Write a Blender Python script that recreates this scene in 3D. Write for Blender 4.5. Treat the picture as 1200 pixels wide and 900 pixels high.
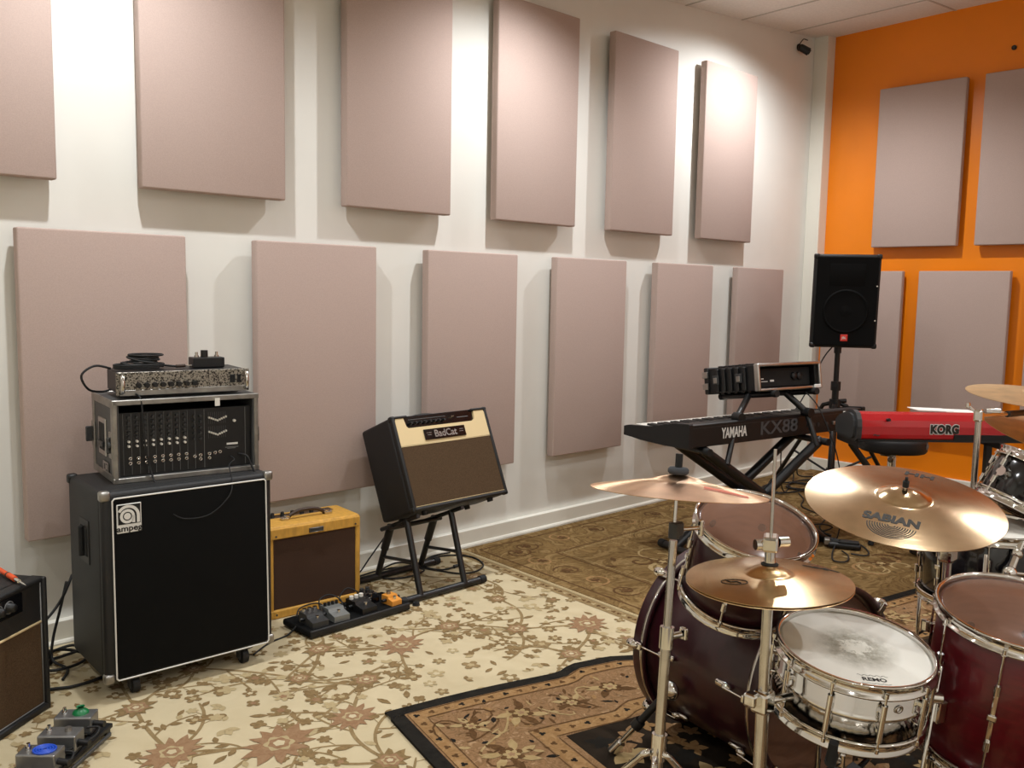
import bpy, bmesh, math, random
from mathutils import Vector, Matrix, Euler
for _o in list(bpy.data.objects): bpy.data.objects.remove(_o)
random.seed(7)
C = bpy.context.scene.collection
PI = math.pi
# ---------------------------------------------------------------- camera
cam_d = bpy.data.cameras.new('camera'); cam = bpy.data.objects.new('camera', cam_d); C.objects.link(cam)
cam_d.sensor_fit = 'HORIZONTAL'; cam_d.sensor_width = 36; cam_d.lens = 1057.53*36/1200; cam_d.clip_start = .02
_fw = Vector((.68590006, .72025834, -.10377394)); _rt = Vector((.72538964, -.68808259, .01876743)); _up = Vector((.05788765, .08814913, .99442383))
_m = Matrix((_rt, _up, -_fw)).transposed().to_4x4(); _m.translation = (-6.6288, -3.5671, 1.3685)
cam.matrix_world = _m
bpy.context.scene.camera = cam
# ---------------------------------------------------------------- world, exposure
w = bpy.data.worlds.new('world'); bpy.context.scene.world = w; w.use_nodes = True
w.node_tree.nodes['Background'].inputs[0].default_value = (.5, .5, .5, 1); w.node_tree.nodes['Background'].inputs[1].default_value = .02
vs = bpy.context.scene.view_settings
vs.view_transform = 'Standard'; vs.look = 'None'; vs.exposure = 0.0; vs.gamma = 1; vs.use_curve_mapping = False
LAMP_COL = (.955, .985, 1)
LAMPS = [(x, y) for y in (-.72, -2.6, -4.5) for x in (-1.35, -3.4, -5.45, -7.4)]
def ceil_z(x, y): return max(3.3195+.0735*x, 3.10) - .0247*max(y, -1.6)
for lx, ly in LAMPS:
    d = bpy.data.lights.new('ceiling_spot', 'SPOT'); row = 0 if ly > -1 else (1 if ly > -3 else 2); last = lx < -7; first = lx > -2; d.energy = (125, 42, 85)[row]*(.35 if last and row == 0 else (1.05 if first and row == 0 else 1)); d.color = LAMP_COL
    d.spot_size = math.radians((156 if first else 140, 150, 165)[row]); d.spot_blend = .8 if first and row == 0 else .95; d.shadow_soft_size = .035
    o = bpy.data.objects.new('ceiling_spot', d); C.objects.link(o); o.location = (lx, ly, ceil_z(lx, ly)-.06); o.rotation_euler = (math.radians((5, 0, 0)[row]), 0, 0)
# ---------------------------------------------------------------- materials
def lin(c):
    r = []
    for x in c[:3]:
        x /= 255.; r.append(x/12.92 if x <= .04045 else ((x+.055)/1.055)**2.4)
    return tuple(r)
def pm(name, rgb, rough=.5, metal=0., var=0., vscale=8., bump=0., bscale=200., coat=0., spec=None, aniso=0., emit=0., stretch=None, detail=3):
    m = bpy.data.materials.new(name); m.use_nodes = True; nt = m.node_tree; b = nt.nodes['Principled BSDF']
    c = lin(rgb); b.inputs['Base Color'].default_value = (*c, 1); b.inputs['Roughness'].default_value = rough; b.inputs['Metallic'].default_value = metal
    if coat: b.inputs['Coat Weight'].default_value = coat; b.inputs['Coat Roughness'].default_value = .06
    if spec is not None: b.inputs['Specular IOR Level'].default_value = spec
    if emit: b.inputs['Emission Color'].default_value = (*c, 1); b.inputs['Emission Strength'].default_value = emit
    tc = nt.nodes.new('ShaderNodeTexCoord'); vec = tc.outputs['Object']
    if stretch:
        mp = nt.nodes.new('ShaderNodeMapping'); mp.inputs['Scale'].default_value = stretch; nt.links.new(vec, mp.inputs[0]); vec = mp.outputs[0]
    if var:
        n = nt.nodes.new('ShaderNodeTexNoise'); n.inputs['Scale'].default_value = vscale; n.inputs['Detail'].default_value = detail; nt.links.new(vec, n.inputs['Vector'])
        r = nt.nodes.new('ShaderNodeValToRGB'); r.color_ramp.elements[0].position = .3; r.color_ramp.elements[1].position = .7
        r.color_ramp.elements[0].color = (*[max(0, x*(1-var)) for x in c], 1); r.color_ramp.elements[1].color = (*[min(1, x*(1+var)) for x in c], 1)
        nt.links.new(n.outputs['Fac'], r.inputs[0]); nt.links.new(r.outputs[0], b.inputs['Base Color'])
    if bump:
        n2 = nt.nodes.new('ShaderNodeTexNoise'); n2.inputs['Scale'].default_value = bscale; n2.inputs['Detail'].default_value = 2; nt.links.new(vec, n2.inputs['Vector'])
        bp = nt.nodes.new('ShaderNodeBump'); bp.inputs['Strength'].default_value = bump; bp.inputs['Distance'].default_value = .002
        nt.links.new(n2.outputs['Fac'], bp.inputs['Height']); nt.links.new(bp.outputs[0], b.inputs['Normal'])
    return m
def ramp(nt, fac, stops):
    r = nt.nodes.new('ShaderNodeValToRGB'); e = r.color_ramp.elements
    while len(e) < len(stops): e.new(.5)
    for i, (p, c) in enumerate(stops): e[i].position = p; e[i].color = (*c, 1) if len(c) == 3 else c
    nt.links.new(fac, r.inputs[0]); return r.outputs[0]
M = {}
M['white_paint'] = pm('white_wall_paint', (230, 228, 221), .42, var=.025, vscale=3, bump=.06, bscale=90)
M['trim_paint'] = pm('white_trim_paint', (231, 227, 215), .35)
M['orange_paint'] = pm('orange_wall_paint', (244, 136, 18), .3, var=.03, vscale=3, bump=.05, bscale=90)
M['room_paint'] = pm('pale_room_paint', (236, 233, 226), .6)
M['tile'] = pm('ceiling_tile_board', (234, 230, 224), .9, var=.05, vscale=60, bump=.3, bscale=160)
M['grid'] = pm('ceiling_grid_metal', (190, 184, 176), .5)
M['panel_fabric'] = pm('mauve_panel_fabric', (184, 163, 154), .95, var=.045, vscale=220, bump=.35, bscale=700, spec=.15)
M['batten'] = pm('raw_batten_wood', (150, 120, 85), .8, var=.15, vscale=20)
M['floor'] = pm('grey_subfloor', (120, 110, 98), .6, var=.1, vscale=5)
M['black_vinyl'] = pm('black_tolex', (19, 19, 20), .55, bump=.45, bscale=420)
M['black_cloth'] = pm('black_grille_cloth', (14, 14, 14), .9, bump=.3, bscale=700, spec=.15)
M['black_plastic'] = pm('black_plastic', (16, 16, 17), .45)
M['black_matte'] = pm('matte_black', (15, 15, 15), .8)
M['black_steel'] = pm('black_powdercoat', (19, 19, 20), .38, bump=.1, bscale=300)
M['rubber'] = pm('black_rubber', (17, 17, 17), .7)
M['dark_grey'] = pm('dark_grey_plastic', (52, 53, 54), .4)
M['case_grey'] = pm('grey_case_laminate', (70, 70, 70), .55, var=.1, vscale=20, bump=.2, bscale=300)
M['alu'] = pm('brushed_aluminium', (186, 184, 180), .32, 1., var=.08, vscale=40, stretch=(1, 1, 30))
M['worn_alu'] = pm('worn_aluminium', (158, 155, 150), .42, 1., var=.2, vscale=25)
M['chrome'] = pm('chrome', (222, 220, 216), .07, 1.)
M['chrome_worn'] = pm('worn_chrome', (200, 196, 190), .17, 1., var=.08, vscale=30)
M['white_piping'] = pm('white_piping', (226, 224, 218), .5)
M['white_print'] = pm('white_print', (225, 224, 220), .6)
M['grey_print'] = pm('grey_print', (120, 120, 118), .6)
M['faint_print'] = pm('faint_grey_print', (78, 78, 80), .6)
M['white_plastic'] = pm('white_plastic', (226, 222, 212), .4)
M['cream_vinyl'] = pm('cream_tolex', (222, 199, 152), .55, bump=.3, bscale=420)
M['tweed_cloth'] = pm('tweed_cloth', (200, 150, 62), .6, var=.16, vscale=60, bump=.3, bscale=500, stretch=(1, 1, .3))
M['brown_grille'] = pm('brown_grille_cloth', (80, 63, 46), .9, var=.22, vscale=330, bump=.3, bscale=600, spec=.1)
M['dark_brown_grille'] = pm('oxblood_grille_cloth', (72, 54, 44), .9, var=.22, vscale=330, bump=.3, bscale=600, spec=.1)
M['brown_leather'] = pm('brown_leather', (58, 40, 28), .5)
M['red_gloss'] = pm('red_lacquer', (178, 10, 22), .22, coat=.5)
M['maroon'] = pm('maroon_lacquer', (88, 6, 18), .3, var=.2, vscale=14, coat=.3, stretch=(1, 1, 6))
M['dark_maroon'] = pm('dark_plum_lacquer', (44, 8, 18), .32, var=.2, vscale=14, coat=.2, stretch=(1, 1, 6))
M['black_lacquer'] = pm('black_drum_wrap', (12, 12, 15), .15, coat=.5)
M['maple'] = pm('drum_inside_wood', (176, 126, 94), .55, var=.12, vscale=16, stretch=(1, 1, 5))
M['orange_plastic'] = pm('orange_heatshrink', (226, 84, 30), .45)
M['orange_box'] = pm('orange_enamel', (224, 150, 62), .4)
M['blue_gel'] = pm('blue_swirl_paint', (36, 78, 190), .35)
M['green_gel'] = pm('green_plastic', (10, 110, 60), .35)
M['grey_box'] = pm('grey_hammered_enamel', (128, 130, 128), .4, .3, bump=.3, bscale=200)
M['raw_box'] = pm('bare_cast_aluminium', (150, 150, 150), .36, .85, var=.15, vscale=18)
M['paper'] = pm('white_paper', (240, 238, 232), .8)
M['red_print'] = pm('red_print', (188, 82, 70), .6)
M['red_faded'] = pm('faded_red_print', (206, 122, 104), .7, spec=.1)
M['badge_red'] = pm('red_badge', (216, 50, 36), .45)
M['ink'] = pm('black_ink', (32, 28, 20), .6)
M['felt'] = pm('grey_felt', (60, 62, 66), .95)
M['lamp_lens'] = pm('lamp_lens', (255, 236, 205), .4, emit=9.)
M['tape'] = pm('white_tape', (232, 230, 224), .7)
def bronze(name, rgb, rough, aniso=.6):
    m = bpy.data.materials.new(name); m.use_nodes = True; nt = m.node_tree; b = nt.nodes['Principled BSDF']
    c = lin(rgb); b.inputs['Metallic'].default_value = 1; b.inputs['Roughness'].default_value = rough
    b.inputs['Anisotropic'].default_value = aniso
    tg = nt.nodes.new('ShaderNodeTangent'); tg.direction_type = 'RADIAL'; tg.axis = 'Z'; nt.links.new(tg.outputs[0], b.inputs['Tangent'])
    tc = nt.nodes.new('ShaderNodeTexCoord'); sx = nt.nodes.new('ShaderNodeSeparateXYZ'); nt.links.new(tc.outputs['Object'], sx.inputs[0])
    ln = nt.nodes.new('ShaderNodeVectorMath'); ln.operation = 'LENGTH'
    cb = nt.nodes.new('ShaderNodeCombineXYZ'); nt.links.new(sx.outputs[0], cb.inputs[0]); nt.links.new(sx.outputs[1], cb.inputs[1]); nt.links.new(cb.outputs[0], ln.inputs[0])
    n = nt.nodes.new('ShaderNodeTexNoise'); n.noise_dimensions = '1D'; n.inputs['Scale'].default_value = 420; nt.links.new(ln.outputs['Value'], n.inputs['W'])
    n2 = nt.nodes.new('ShaderNodeTexNoise'); n2.inputs['Scale'].default_value = 16; n2.inputs['Detail'].default_value = 4; nt.links.new(tc.outputs['Object'], n2.inputs['Vector'])
    out = ramp(nt, n2.outputs['Fac'], [(.3, [x*.86 for x in c]), (.7, [min(1, x*1.1) for x in c])]); nt.links.new(out, b.inputs['Base Color'])
    bp = nt.nodes.new('ShaderNodeBump'); bp.inputs['Strength'].default_value = .12; bp.inputs['Distance'].default_value = .001
    nt.links.new(n.outputs['Fac'], bp.inputs['Height']); nt.links.new(bp.outputs[0], b.inputs['Normal'])
    return m
M['bronze'] = bronze('cymbal_bronze', (224, 194, 148), .23)
M['bronze_streak'] = bronze('streaky_cymbal_bronze', (218, 182, 148), .3, .93)
M['bronze_pale'] = bronze('pale_cymbal_bronze', (218, 190, 152), .16, .25)
M['bronze_dull'] = bronze('dull_cymbal_bronze', (226, 198, 154), .42, .3)
def clear_head(name, tint, mixf):
    m = bpy.data.materials.new(name); m.use_nodes = True; nt = m.node_tree; b = nt.nodes['Principled BSDF']; out = nt.nodes['Material Output']
    b.inputs['Base Color'].default_value = (*lin(tint), 1); b.inputs['Roughness'].default_value = .16
    tr = nt.nodes.new('ShaderNodeBsdfTransparent'); tr.inputs[0].default_value = (.92, .9, .88, 1)
    mx = nt.nodes.new('ShaderNodeMixShader'); mx.inputs[0].default_value = mixf
    nt.links.new(tr.outputs[0], mx.inputs[1]); nt.links.new(b.outputs[0], mx.inputs[2]); nt.links.new(mx.outputs[0], out.inputs[0])
    return m
M['clear_head'] = clear_head('clear_drum_head', (158, 122, 104), .40)
def coated_head():
    m = bpy.data.materials.new('coated_drum_head'); m.use_nodes = True; nt = m.node_tree; b = nt.nodes['Principled BSDF']; b.inputs['Roughness'].default_value = .75
    tc = nt.nodes.new('ShaderNodeTexCoord')
    mp = nt.nodes.new('ShaderNodeMapping'); mp.inputs['Scale'].default_value = (1, 1, 0); nt.links.new(tc.outputs['Object'], mp.inputs[0])
    n = nt.nodes.new('ShaderNodeTexNoise'); n.inputs['Scale'].default_value = 42; n.inputs['Detail'].default_value = 6; n.inputs['Roughness'].default_value = .75; nt.links.new(mp.outputs[0], n.inputs['Vector'])
    ln = nt.nodes.new('ShaderNodeVectorMath'); ln.operation = 'LENGTH'; nt.links.new(mp.outputs[0], ln.inputs[0])
    # wear: dirty grey halo round the middle, bare pale patch in the centre
    halo = ramp(nt, ln.outputs['Value'], [(0.0, (1, 1, 1)), (.055, (.85,)*3), (.105, (0, 0, 0))])
    core = ramp(nt, ln.outputs['Value'], [(0.0, (.30,)*3), (.028, (.16,)*3), (.05, (0, 0, 0))])
    ad = nt.nodes.new('ShaderNodeMath'); ad.operation = 'ADD'; nt.links.new(n.outputs['Fac'], ad.inputs[0]); nt.links.new(core, ad.inputs[1])
    cm = ramp(nt, ad.outputs[0], [(.60, (0, 0, 0)), (.68, (1, 1, 1))])
    m1 = nt.nodes.new('ShaderNodeMix'); m1.data_type = 'RGBA'; m1.inputs[6].default_value = (*lin((236, 232, 222)), 1); m1.inputs[7].default_value = (*lin((118, 110, 88)), 1)
    nn = nt.nodes.new('ShaderNodeMath'); nn.operation = 'MULTIPLY'; nt.links.new(halo, nn.inputs[0])
    r2 = ramp(nt, n.outputs['Fac'], [(.32, (1, 1, 1)), (.7, (.35,)*3)]); nt.links.new(r2, nn.inputs[1]); nt.links.new(nn.outputs[0], m1.inputs[0])
    m2 = nt.nodes.new('ShaderNodeMix'); m2.data_type = 'RGBA'; m2.inputs[7].default_value = (*lin((224, 220, 208)), 1); nt.links.new(m1.outputs[2], m2.inputs[6])
    mm = nt.nodes.new('ShaderNodeMath'); mm.operation = 'MULTIPLY'; nt.links.new(cm, mm.inputs[0]); nt.links.new(halo, mm.inputs[1]); nt.links.new(mm.outputs[0], m2.inputs[0])
    nt.links.new(m2.outputs[2], b.inputs['Base Color'])
    return m
M['coated_head'] = coated_head()
def worn_face():
    m = bpy.data.materials.new('scuffed_amp_face'); m.use_nodes = True; nt = m.node_tree; b = nt.nodes['Principled BSDF']
    tc = nt.nodes.new('ShaderNodeTexCoord'); n = nt.nodes.new('ShaderNodeTexNoise'); n.inputs['Scale'].default_value = 190; n.inputs['Detail'].default_value = 4; nt.links.new(tc.outputs['Object'], n.inputs['Vector'])
    o = ramp(nt, n.outputs['Fac'], [(.40, lin((38, 34, 31))), (.50, lin((150, 143, 132))), (.7, lin((172, 166, 154)))]); nt.links.new(o, b.inputs['Base Color'])
    b.inputs['Metallic'].default_value = .6; b.inputs['Roughness'].default_value = .4
    return m
M['worn_face'] = worn_face()
def rug(name, stops, scale, detail=6, dist=1.5, fibre=900):
    m = bpy.data.materials.new(name); m.use_nodes = True; nt = m.node_tree; b = nt.nodes['Principled BSDF']; b.inputs['Roughness'].default_value = 1; b.inputs['Specular IOR Level'].default_value = .05
    tc = nt.nodes.new('ShaderNodeTexCoord'); n = nt.nodes.new('ShaderNodeTexNoise'); n.inputs['Scale'].default_value = scale; n.inputs['Detail'].default_value = detail; n.inputs['Distortion'].default_value = dist
    nt.links.new(tc.outputs['Object'], n.inputs['Vector']); nt.links.new(ramp(nt, n.outputs['Fac'], [(p, lin(c)) for p, c in stops]), b.inputs['Base Color'])
    f = nt.nodes.new('ShaderNodeTexNoise'); f.inputs['Scale'].default_value = fibre; nt.links.new(tc.outputs['Object'], f.inputs['Vector'])
    bp = nt.nodes.new('ShaderNodeBump'); bp.inputs['Strength'].default_value = .5; bp.inputs['Distance'].default_value = .003; nt.links.new(f.outputs['Fac'], bp.inputs['Height']); nt.links.new(bp.outputs[0], b.inputs['Normal'])
    return m
M['rug_cream'] = rug('cream_wool', [(.3, (196, 180, 146)), (.7, (206, 191, 158))], 5)
M['rug_vine'] = rug('olive_wool', [(.3, (134, 112, 78)), (.7, (154, 132, 96))], 30)
M['rug_leaf'] = rug('moss_wool', [(.3, (122, 100, 68)), (.7, (146, 122, 86))], 40)
M['rug_pale'] = rug('pale_wool', [(.3, (172, 152, 114)), (.7, (184, 166, 128))], 40)
M['rug_rust'] = rug('rust_wool', [(.3, (142, 108, 80)), (.7, (158, 128, 98))], 40)
M['rug_brown'] = rug('brown_wool', [(.3, (92, 70, 42)), (.42, (132, 106, 68)), (.5, (106, 82, 50)), (.6, (146, 120, 80)), (.68, (118, 92, 58)), (.78, (168, 144, 104))], 4.5, dist=3.5)
M['rug_tan'] = rug('tan_wool', [(.3, (138, 104, 68)), (.55, (156, 122, 82)), (.75, (172, 138, 98))], 22, dist=3)
M['rug_tan2'] = rug('rose_tan_wool', [(.3, (112, 84, 58)), (.45, (150, 117, 84)), (.55, (128, 98, 68)), (.7, (172, 140, 106))], 16, dist=3)
M['rug_dark'] = rug('dark_wool', [(.3, (34, 28, 22)), (.7, (50, 42, 34))], 8)
M['rug_black'] = rug('black_wool', [(.3, (32, 30, 27)), (.7, (44, 41, 37))], 12)
M['rug_umber'] = rug('umber_wool', [(.3, (84, 60, 38)), (.7, (108, 80, 52))], 30)
M['rug_sand'] = rug('sand_wool', [(.3, (160, 136, 94)), (.7, (178, 154, 112))], 20)
# ---------------------------------------------------------------- mesh helpers
_rb = {}
def _rbox(sx, sy, sz, bev, seg):
    k = (round(sx, 5), round(sy, 5), round(sz, 5), bev, seg)
    if k not in _rb:
        bm = bmesh.new(); bmesh.ops.create_cube(bm, size=1); bmesh.ops.scale(bm, vec=(sx, sy, sz), verts=bm.verts)
        if bev: bmesh.ops.bevel(bm, geom=bm.edges[:], offset=min(bev, .49*min(sx, sy, sz)), segments=seg, affect='EDGES', profile=.5)
        bm.verts.index_update()
        _rb[k] = ([v.co.copy() for v in bm.verts], [[v.index for v in f.verts] for f in bm.faces]); bm.free()
    return _rb[k]
def frame(z, x=None):
    z = Vector(z).normalized(); a = Vector(x) if x else (Vector((1, 0, 0)) if abs(z.x) < .9 else Vector((0, 1, 0)))
    xx = (a - z*a.dot(z)).normalized(); yy = z.cross(xx)
    return Matrix((xx, yy, z)).transposed()
class MB:
    def __init__(s): s.v = []; s.f = []; s.m = []; s.s = []
    def add(s, vs, fs, mat=0, smooth=False, X=None):
        n = len(s.v)
        for p in vs:
            p = Vector(p); s.v.append(X @ p if X else p)
        for f in fs: s.f.append([i+n for i in f]); s.m.append(mat); s.s.append(smooth)
        return s
    def box(s, c, size, bev=0, seg=2, mat=0, R=None):
        vs, fs = _rbox(*size, bev, seg); X = Matrix.Translation(c)
        if R is not None: X = X @ (R.to_4x4() if not isinstance(R, Euler) else R.to_matrix().to_4x4())
        return s.add(vs, fs, mat, bool(bev) and seg > 2, X)
    def span(s, a, b, bev=0, seg=2, mat=0):
        return s.box([(a[i]+b[i])/2 for i in range(3)], [abs(b[i]-a[i]) for i in range(3)], bev, seg, mat)
    def cyl(s, p0, p1, r0, r1=None, n=14, mat=0, caps=True):
        r1 = r0 if r1 is None else r1; p0 = Vector(p0); p1 = Vector(p1); F = frame(p1-p0)
        ring = [Vector((math.cos(2*PI*i/n), math.sin(2*PI*i/n), 0)) for i in range(n)]
        a = [p0+F@(q*r0) for q in ring]; b = [p1+F@(q*r1) for q in ring]
        s.add(a+b, [[i, (i+1) % n, n+(i+1) % n, n+i] for i in range(n)], mat, True)
        if caps: s.add(a+b, [list(range(n))[::-1], list(range(n, 2*n))], mat, False)
        return s
    def tube(s, pts, r, n=8, mat=0, closed=False, caps=True):
        pts = [Vector(p) for p in pts]; k = len(pts); vs = []; fs = []; up = None
        for i, p in enumerate(pts):
            t = (pts[(i+1) % k]-pts[i-1]) if closed else (pts[min(i+1, k-1)]-pts[max(i-1, 0)])
            t = t.normalized() if t.length > 1e-9 else Vector((0, 0, 1))
            if up is None: up = Vector((0, 0, 1)) if abs(t.z) < .9 else Vector((1, 0, 0))
            x = (up - t*up.dot(t)); x = x.normalized() if x.length > 1e-6 else Vector((1, 0, 0)); up = x; y = t.cross(x)
            rr = r[i] if isinstance(r, (list, tuple)) else r
            vs += [p+x*(rr*math.cos(2*PI*j/n))+y*(rr*math.sin(2*PI*j/n)) for j in range(n)]
        for i in range(k if closed else k-1):
            a = i*n; b = ((i+1) % k)*n
            fs += [[a+j, b+j, b+(j+1) % n, a+(j+1) % n] for j in range(n)]
        if not closed and caps: fs += [list(range(n)), list(range((k-1)*n, k*n))[::-1]]
        return s.add(vs, fs, mat, True)
    def lathe(s, prof, n=40, mat=0, X=None, closed=False, smooth=True):
        vs = []; fs = []; k = len(prof)
        for r, z in prof: vs += [Vector((r*math.cos(2*PI*j/n), r*math.sin(2*PI*j/n), z)) for j in range(n)]
        for i in range(k if closed else k-1):
            a = i*n; b = ((i+1) % k)*n
            fs += [[a+j, a+(j+1) % n, b+(j+1) % n, b+j] for j in range(n)]
        return s.add(vs, fs, mat, smooth, X)
    def disc(s, r, z, n=40, mat=0, X=None, flip=False):
        return s.add([Vector((r*math.cos(2*PI*j/n), r*math.sin(2*PI*j/n), z)) for j in range(n)], [list(range(n))[::-1] if flip else list(range(n))], mat, False, X)
    def prism(s, poly, d0, d1, axis='x', mat=0, smooth=False):
        # poly in the plane across 'axis', extruded from d0 to d1
        def P(a, b, d): return {'x': (d, a, b), 'y': (a, d, b), 'z': (a, b, d)}[axis]
        n = len(poly); vs = [P(a, b, d0) for a, b in poly]+[P(a, b, d1) for a, b in poly]
        s.add(vs, [[i, (i+1) % n, n+(i+1) % n, n+i] for i in range(n)], mat, smooth)
        return s.add(vs, [list(range(n))[::-1], list(range(n, 2*n))], mat, False)
    def ball(s, c, r, n=12, mat=0, sc=(1, 1, 1)):
        prof = [(max(1e-5, r*math.sin(PI*i/8)), -r*math.cos(PI*i/8)) for i in range(9)]
        return s.lathe(prof, n, mat, Matrix.Translation(c) @ Matrix.Diagonal((*sc, 1)))
def tag(o, label=None, cat=None, group=None, kind=None):
    if label: o['label'] = label
    if cat: o['category'] = cat
    if group: o['group'] = group
    if kind: o['kind'] = kind
    return o
def obj(name, mb, mats, parent=None, label=None, kind=None):
    me = bpy.data.meshes.new(name); me.from_pydata(mb.v, [], mb.f)
    if not isinstance(mats, (list, tuple)): mats = [mats]
    for m in mats: me.materials.append(M[m])
    me.polygons.foreach_set('material_index', mb.m); me.polygons.foreach_set('use_smooth', mb.s)
    bm = bmesh.new(); bm.from_mesh(me); bmesh.ops.recalc_face_normals(bm, faces=bm.faces); bm.to_mesh(me); bm.free()
    me.update()
    o = bpy.data.objects.new(name, me); C.objects.link(o)
    if parent: o.parent = parent
    return tag(o, label, kind=kind)
def share(name, src, parent, loc=(0, 0, 0), rot=(0, 0, 0)):
    o = src.copy(); o.name = name; C.objects.link(o); o.parent = parent; o.location = loc; o.rotation_euler = rot; return o
def thing(name, label, cat, loc=(0, 0, 0), rotz=0, group=None, mat=None):
    o = bpy.data.objects.new(name, None); C.objects.link(o); o.empty_display_size = .05
    if mat is not None: o.matrix_world = mat
    else: o.location = loc; o.rotation_euler = (0, 0, math.radians(rotz))
    return tag(o, label, cat, group)
def struct(name, mb, m, parent=None):
    o = obj(name, mb, m, parent)
    if not parent: o['kind'] = 'structure'
    return o
def smooth_path(pts, k=6, closed=False):
    P = [Vector(p) for p in pts]; n = len(P); out = []
    for i in range(n if closed else n-1):
        p0 = P[i-1] if (closed or i) else P[0]; p1 = P[i]; p2 = P[(i+1) % n]; p3 = P[(i+2) % n] if (closed or i+2 < n) else P[-1]
        for j in range(k):
            t = j/k; out.append(.5*((2*p1)+(p2-p0)*t+(2*p0-5*p1+4*p2-p3)*t*t+(3*p1-p0-3*p2+p3)*t**3))
    if not closed: out.append(P[-1])
    return out
def text_mesh(body, size, bold=0., sx=1., shear=0., extrude=.0005, spacing=1.):
    cu = bpy.data.curves.new('lettering', 'FONT'); cu.body = body; cu.size = size; cu.align_x = 'CENTER'; cu.align_y = 'CENTER'; cu.extrude = extrude; cu.offset = bold; cu.shear = shear; cu.space_character = spacing
    cu.resolution_u = 4
    o = bpy.data.objects.new('lettering_tmp', cu); C.objects.link(o)
    dg = bpy.context.evaluated_depsgraph_get(); me = bpy.data.meshes.new_from_object(o.evaluated_get(dg)); bpy.data.objects.remove(o)
    for v in me.vertices: v.co.x *= sx
    return me
def text(body, size, m, parent, loc, rot=(0, 0, 0), name='lettering', warp=None, **k):
    me = text_mesh(body, size, **k); me.materials.clear(); me.materials.append(M[m])
    if warp:
        for v in me.vertices: v.co = warp(v.co)
    o = bpy.data.objects.new(name, me); C.objects.link(o); o.parent = parent
    if not warp: o.location = loc; o.rotation_euler = rot
    return o
FRONT = (PI/2, 0, 0)     # text standing on a face that looks towards local -y
def tilt_matrix(loc, yaw, tilt):
    return Matrix.Translation(loc) @ Matrix.Rotation(math.radians(yaw), 4, 'Z') @ Matrix.Rotation(-math.radians(tilt), 4, 'X')
def axis_matrix(loc, n, spin=0):
    return Matrix.Translation(loc) @ frame(n, (1, 0, 0)).to_4x4() @ Matrix.Rotation(math.radians(spin), 4, 'Z')
def cable(name, label, pts, r=.0035, m='rubber', group=None, ends=None, k=6):
    t = thing(name, label, 'cable', pts[0], 0, group)
    o = Vector(pts[0]); P = [Vector(p)-o for p in pts]
    obj('cord', MB().tube(smooth_path(P, k), r, 7), m, t)
    for e in (ends or []):
        p, q = (P[0], P[1]) if e == 0 else (P[-1], P[-2]); d = (p-q).normalized()
        obj('plug', MB().cyl(p-d*.012, p+d*.03, r*2.1, r*1.8, 10), 'black_plastic', t)
    return t
# ---------------------------------------------------------------- room shell
XW, YW = .03, .03; X0, Y0 = -8.4, -5.4
struct('floor', MB().span((X0-.1, Y0-.1, -.1), (XW+.1, YW+.1, -.012)), 'floor')
struct('wall_left', MB().span((X0-.1, YW, -.1), (XW+.15, YW+.12, 3.7)), 'white_paint')
struct('wall_right', MB().span((XW, Y0-.1, -.1), (XW+.12, YW, 3.7)), 'orange_paint')
struct('wall_near', MB().span((X0-.1, Y0-.12, -.1), (XW+.15, Y0, 3.7)), 'room_paint')
struct('wall_back', MB().span((X0-.12, Y0, -.1), (X0, YW, 3.7)), 'room_paint')
# white corner column, baseboards with shoe strip
struct('trim_1', MB().span((-.088, -.083, -.012), (XW, YW, 3.36), .004, 1), 'trim_paint')
bl = MB().span((X0, -.001, -.012), (-.088, YW, .088), .004, 1); struct('baseboard_left', bl, 'trim_paint')
sh = MB(); sh.prism([(-.014, -.012), (-.014, .004), (-.009, .012), (-.001, .014), (-.001, -.012)], X0, -.088, 'x'); struct('trim_2', sh, 'trim_paint')
br = MB().span((-.001, Y0, -.012), (XW, -.083, .088), .004, 1); struct('baseboard_right', br, 'trim_paint')
# suspended ceiling: tiles in a metal grid
ce = bpy.data.objects.new('ceiling', None); C.objects.link(ce); ce['kind'] = 'structure'
xs = [.06]+[-.445-.645*i for i in range(13)]; ys = [.06, -.955]+[-.955-1.1*i for i in range(1, 5)]
gr = MB()
for i in range(len(xs)-1):
    for j in range(len(ys)-1):
        xa, xb, ya, yb = xs[i+1]+.006, xs[i]-.006, ys[j+1]+.006, ys[j]-.006
        cs = [(xa, ya), (xb, ya), (xb, yb), (xa, yb)]
        vs = [(x, y, ceil_z(x, y)+.004) for x, y in cs]+[(x, y, ceil_z(x, y)+.03) for x, y in cs]
        obj('ceiling_tile', MB().add(vs, [[3, 2, 1, 0], [4, 5, 6, 7], [0, 1, 5, 4], [1, 2, 6, 5], [2, 3, 7, 6], [3, 0, 4, 7]]), 'tile', ce)
def slat(a, b, wd):
    a = Vector((*a, ceil_z(*a))); b = Vector((*b, ceil_z(*b))); d = (b-a).normalized(); sd = Vector((-d.y, d.x, 0))*wd
    vs = [a-sd, a+sd, b+sd, b-sd]; vs += [v+Vector((0, 0, .03)) for v in vs]
    gr.add(vs, [[3, 2, 1, 0], [4, 5, 6, 7], [0, 1, 5, 4], [1, 2, 6, 5], [2, 3, 7, 6], [3, 0, 4, 7]])
for x in xs:
    for j in range(len(ys)-1): slat((x, ys[j]), (x, ys[j+1]), .007)
for y in ys:
    for i in range(len(xs)-1): slat((xs[i], y), (xs[i+1], y), .007)
obj('ceiling_grid', gr, 'grid', ce)
struct('ceiling_slab', MB().span((X0-.1, Y0-.1, 3.6), (XW+.15, YW+.1, 3.7)), 'room_paint')['kind'] = 'structure'
bpy.data.objects['ceiling_slab'].name = 'trim_3'
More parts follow.
